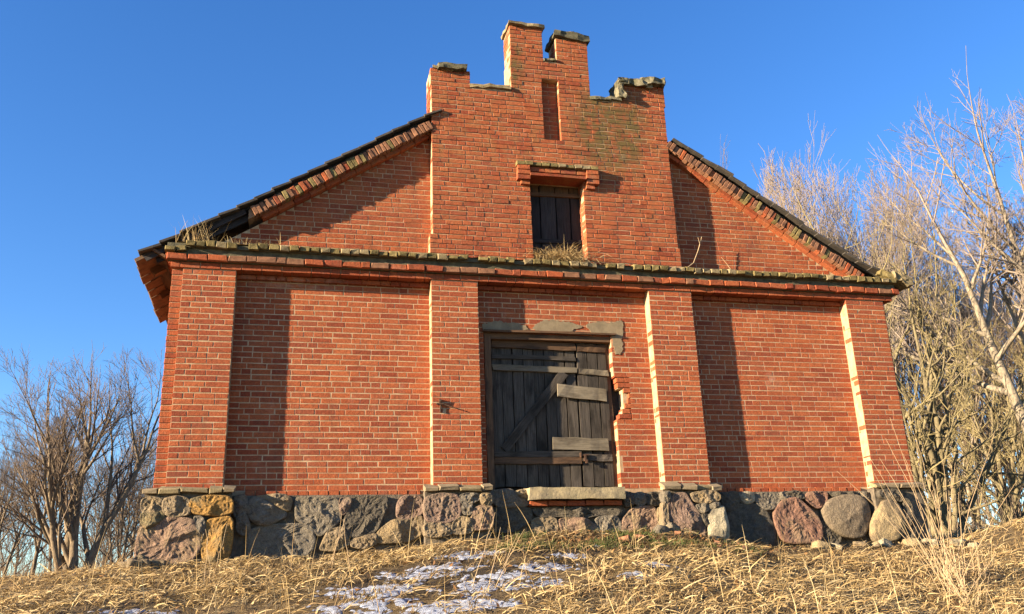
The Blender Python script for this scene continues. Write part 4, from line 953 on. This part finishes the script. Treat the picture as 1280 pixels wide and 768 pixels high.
tag(blades('fallen_leaves', x, y, ground_z(x, y)+.02, r.uniform(.03, .07, n), r.uniform(.02, .045, n), r.uniform(.5, 1.6, n), r.uniform(0, 6.28, n), M['leaf'], .5, 10, 2), 'brown fallen leaves scattered before the door', None, None, 'stuff')

# ------------------------------------------------------------------ trees
def grow(seed, height, stems, trunk_r, spread=.35, twig=.0055, lean=(0, 0), levels=4, up=.06, kids=(9, 8, 6, 4), wob=.09, fork=.12, ang=(25, 55), droop=0., lenf=(.42, .62), start=.25):
    rnd = random.Random(seed); tr = ([], []); cr = ([], [])
    def branch(p, d, L, r0, lv):
        n = (9, 7, 5, 4, 3)[lv]; pts = [p.copy()]; dirs = []; q = p.copy(); dd = d.copy(); st = L/n
        for i in range(n):
            dd = dd+Vector((rnd.gauss(0, wob), rnd.gauss(0, wob), rnd.gauss(0, wob)+up-(droop if lv >= 2 else 0))); dd.normalize(); q = q+dd*st; pts.append(q.copy()); dirs.append(dd.copy())
        r1 = max(twig*.5, r0*(.22 if lv < 3 else .5)); rads = [r0+(r1-r0)*(i/n)**.9 for i in range(n+1)]
        V, F = tr if lv <= 1 else cr
        tube(V, F, pts, rads, (8, 6, 4, 3, 3)[lv])
        if lv >= levels: return
        for c in range(kids[lv]):
            t = start+(1-start)*(c+rnd.random())/kids[lv] if lv == 0 else .2+.8*(c+rnd.random())/kids[lv]
            t = min(t, .98); i = min(int(t*n), n-1); f = t*n-i; pp = pts[i].lerp(pts[i+1], f); rr = rads[i]+(rads[i+1]-rads[i])*f
            a = rad(rnd.uniform(*ang)); ax = dirs[i].orthogonal().normalized(); ax.rotate(Matrix.Rotation(rnd.uniform(0, 6.283), 3, dirs[i])); nd = dirs[i].copy(); nd.rotate(Matrix.Rotation(a, 3, ax))
            cl = L*rnd.uniform(*lenf)*(1-.45*t); branch(pp, nd, cl, max(twig, min(rr*.75, r0*rnd.uniform(.35, .55))), lv+1)
        if lv < 3:                                   # leader continues as a thin branch
            branch(pts[-1], dirs[-1], L*.35, rads[-1], min(lv+2, levels))
    for s in range(stems):
        a = 6.283*s/stems+rnd.uniform(-.5, .5); k = 0 if stems == 1 else spread*rnd.uniform(.5, 1.2)
        d = Vector((math.cos(a)*k+lean[0], math.sin(a)*k+lean[1], 1)).normalized()
        branch(Vector((math.cos(a)*fork*k, math.sin(a)*fork*k, -.1)), d, height*rnd.uniform(.62, .8), trunk_r*rnd.uniform(.75, 1.05), 0)
    return tr, cr
def mat_bark(name, a, b, c=None):
    t = NT(name, .9); n = t.noise(t.scalevec(t.P, (1, 1, .4)), 14, 5, .65)
    t.bump(n, .8, .02); return t.out(t.mix(t.ramp(n, [(.35, 0.), (.65, 1.)]), a, b))
BK = {'brown': (mat_bark('bark_brown', (.20,.15,.095), (.085,.064,.045)), mat_bark('twig_brown', (.15,.108,.075), (.09,.066,.05))),
      'pale': (mat_bark('bark_pale', (.27,.22,.155), (.13,.105,.075)), mat_bark('twig_pale', (.255,.200,.153), (.162,.128,.102))),
      'yellow': (mat_bark('bark_lichen', (.187,.153,.081), (.093,.072,.043)), mat_bark('twig_lichen', (.255,.204,.093), (.162,.128,.064)))}
def tree_shape(name, kind, **kw):
    tr, cr = grow(**kw); out = []
    for (V, F), nm, m in ((tr, 'trunk', BK[kind][0]), (cr, 'crown', BK[kind][1])):
        o = np_obj(nm, np.array(V), np.array(F), m, smooth=True); out.append(o.data); bpy.data.objects.remove(o)
    return out
def place(shape, name, x, y, s=1., rz=0., label='', group=None, sz=None):
    root = empty(name, (x, y, gz(x, y)-.05)); root.rotation_euler = (0, 0, rz); root.scale = (s, s, sz or s); tag(root, label, 'tree', group)
    for nm, me in zip(('trunk', 'crown'), shape): o = bpy.data.objects.new(nm, me); link(o, root)
    return root
def polar(az, d): return CAMPOS.x+d*math.sin(rad(az)), CAMPOS.y+d*math.cos(rad(az))
T_big = tree_shape('big', 'brown', seed=11, height=8.2, stems=4, trunk_r=.20, spread=.36, kids=(8, 6, 6, 4), twig=.006, up=.06, start=.22, ang=(18, 44), lenf=(.5, .78), wob=.07)
T_a = tree_shape('a', 'brown', seed=21, height=11.5, stems=1, trunk_r=.16, kids=(11, 6, 5, 3), twig=.007, lenf=(.45, .72), wob=.07, start=.35)
T_b = tree_shape('b', 'brown', seed=22, height=10.5, stems=3, trunk_r=.12, spread=.2, kids=(9, 6, 5, 3), twig=.007, lenf=(.45, .72), wob=.07, start=.35)
T_tall = tree_shape('tall', 'pale', seed=31, height=18, stems=3, trunk_r=.30, spread=.15, lean=(-.07, .06), kids=(9, 7, 7, 5), twig=.008, up=.06, start=.45, lenf=(.42, .66), wob=.07)
T_wil = tree_shape('willow', 'yellow', seed=41, height=11, stems=8, trunk_r=.12, spread=.24, kids=(10, 5, 5, 3), twig=.0065, up=.09, wob=.13, ang=(20, 70), lenf=(.30, .5), start=.12)
T_sap = tree_shape('sapling', 'pale', seed=51, height=14, stems=2, trunk_r=.09, spread=.10, kids=(14, 9, 6, 3), twig=.008, up=.10, ang=(16, 38), start=.35, lenf=(.42, .7), wob=.07)
p = polar(-11.2, 38); place(T_big, 'bare_tree', *p, 1.16, .6, 'large spreading bare tree with several low stems left of the building')
rnd = random.Random(13)
for az, d, s, sh in ((-14.8, 44, .80, T_b), (-13.2, 47, .85, T_a), (-9.0, 44, .82, T_b), (-8.0, 50, .86, T_a), (-12.2, 56, .9, T_a), (-10.0, 58, .95, T_b), (-15.6, 52, .85, T_a), (-7.2, 47, .75, T_b), (-14.1, 62, .85, T_b), (-8.6, 64, .9, T_a), (-16.5, 60, .9, T_b), (-9.5, 74, .9, T_b), (-6.6, 60, .9, T_a), (-18, 50, .9, T_a)):
    place(sh, 'bare_tree', *polar(az, d), s*1.0, rnd.uniform(0, 6.28), 'slender single-stemmed bare tree in the wood behind the big spreading tree' if sh is T_a else 'bare tree with several thin stems in the wood behind the big spreading tree', 'single-stemmed trees of the left wood' if sh is T_a else 'many-stemmed trees of the left wood')
place(T_tall, 'bare_tree', *polar(45.2, 34), .92, 0, 'tall pale-barked bare tree leaning over the right side')
place(T_wil, 'willow_tree', *polar(38.4, 33), 1.2, 0, 'yellowish many-stemmed bare willow close behind the right corner')
place(T_wil, 'willow_tree', *polar(41.6, 40), 1.15, 2, 'smaller yellowish bare willow between the right corner willow and the tall pale tree')
for az, d, s, sh in ((31.5, 46, 1.42, T_sap), (33.2, 44, 1.30, T_sap), (34.6, 42, 1.28, T_sap), (35.9, 45, 1.30, T_sap), (37.0, 42, 1.15, T_sap), (38.0, 48, 1.25, T_sap), (39.6, 44, 1.1, T_sap), (41.0, 50, 1.2, T_sap), (43.3, 46, 1.1, T_sap), (44.6, 52, 1.1, T_sap), (29.5, 52, 1.42, T_sap)):
    place(sh, 'sapling_tree', *polar(az, d), s, rnd.uniform(0, 6.28), 'thin upright bare tree in the row behind the right half of the roof', 'thin trees behind the roof')
for az, d, s, sh in ((39.8, 44, .95, T_b), (41.2, 48, .9, T_a), (42.6, 50, 1.05, T_b), (43.4, 45, 1., T_a), (40.4, 55, 1.1, T_a), (42.0, 60, 1.1, T_b), (44.5, 44, 1., T_a), (38.9, 58, 1.1, T_b), (46, 50, 1.1, T_b), (48, 42, 1., T_a), (43, 66, 1.2, T_a)):
    place(sh, 'bare_tree', *polar(az, d), s, rnd.uniform(0, 6.28), 'dark single-stemmed bare tree in the wood behind the yellowish willows' if sh is T_a else 'dark bare tree with several stems in the wood behind the yellowish willows', 'single-stemmed trees of the right wood' if sh is T_a else 'many-stemmed trees of the right wood')
# undergrowth: thickets of thin sticks
def thicket(name, n, azr, dr, h, seed, mat, label):
    r = random.Random(seed); V, F = [], []
    for i in range(n):
        x, y = polar(r.uniform(*azr), r.uniform(*dr)); z = gz(x, y); hh = r.uniform(*h)*(1 if r.random() < .7 else 1.6); a = r.uniform(0, 6.28); l = r.uniform(.05, .5); p = Vector((x, y, z-.05)); pts = [p]
        for k in range(4): p = p+Vector((math.cos(a)*l+r.gauss(0, .15), math.sin(a)*l+r.gauss(0, .15), 1))*hh/4; pts.append(p)
        tube(V, F, pts, [.016, .013, .010, .007, .004], 3)
    tag(np_obj(name, np.array(V), np.array(F), mat, smooth=True), label, None, None, 'stuff')
thicket('undergrowth', 9000, (-30, -3), (42, 85), (1.0, 3.0), 1, BK['brown'][1], 'brown thicket of thin bare sticks under the left trees')
thicket('undergrowth', 8000, (14, 54), (32, 75), (.8, 2.8), 2, BK['brown'][1], 'brown thicket of thin bare sticks under the right trees')
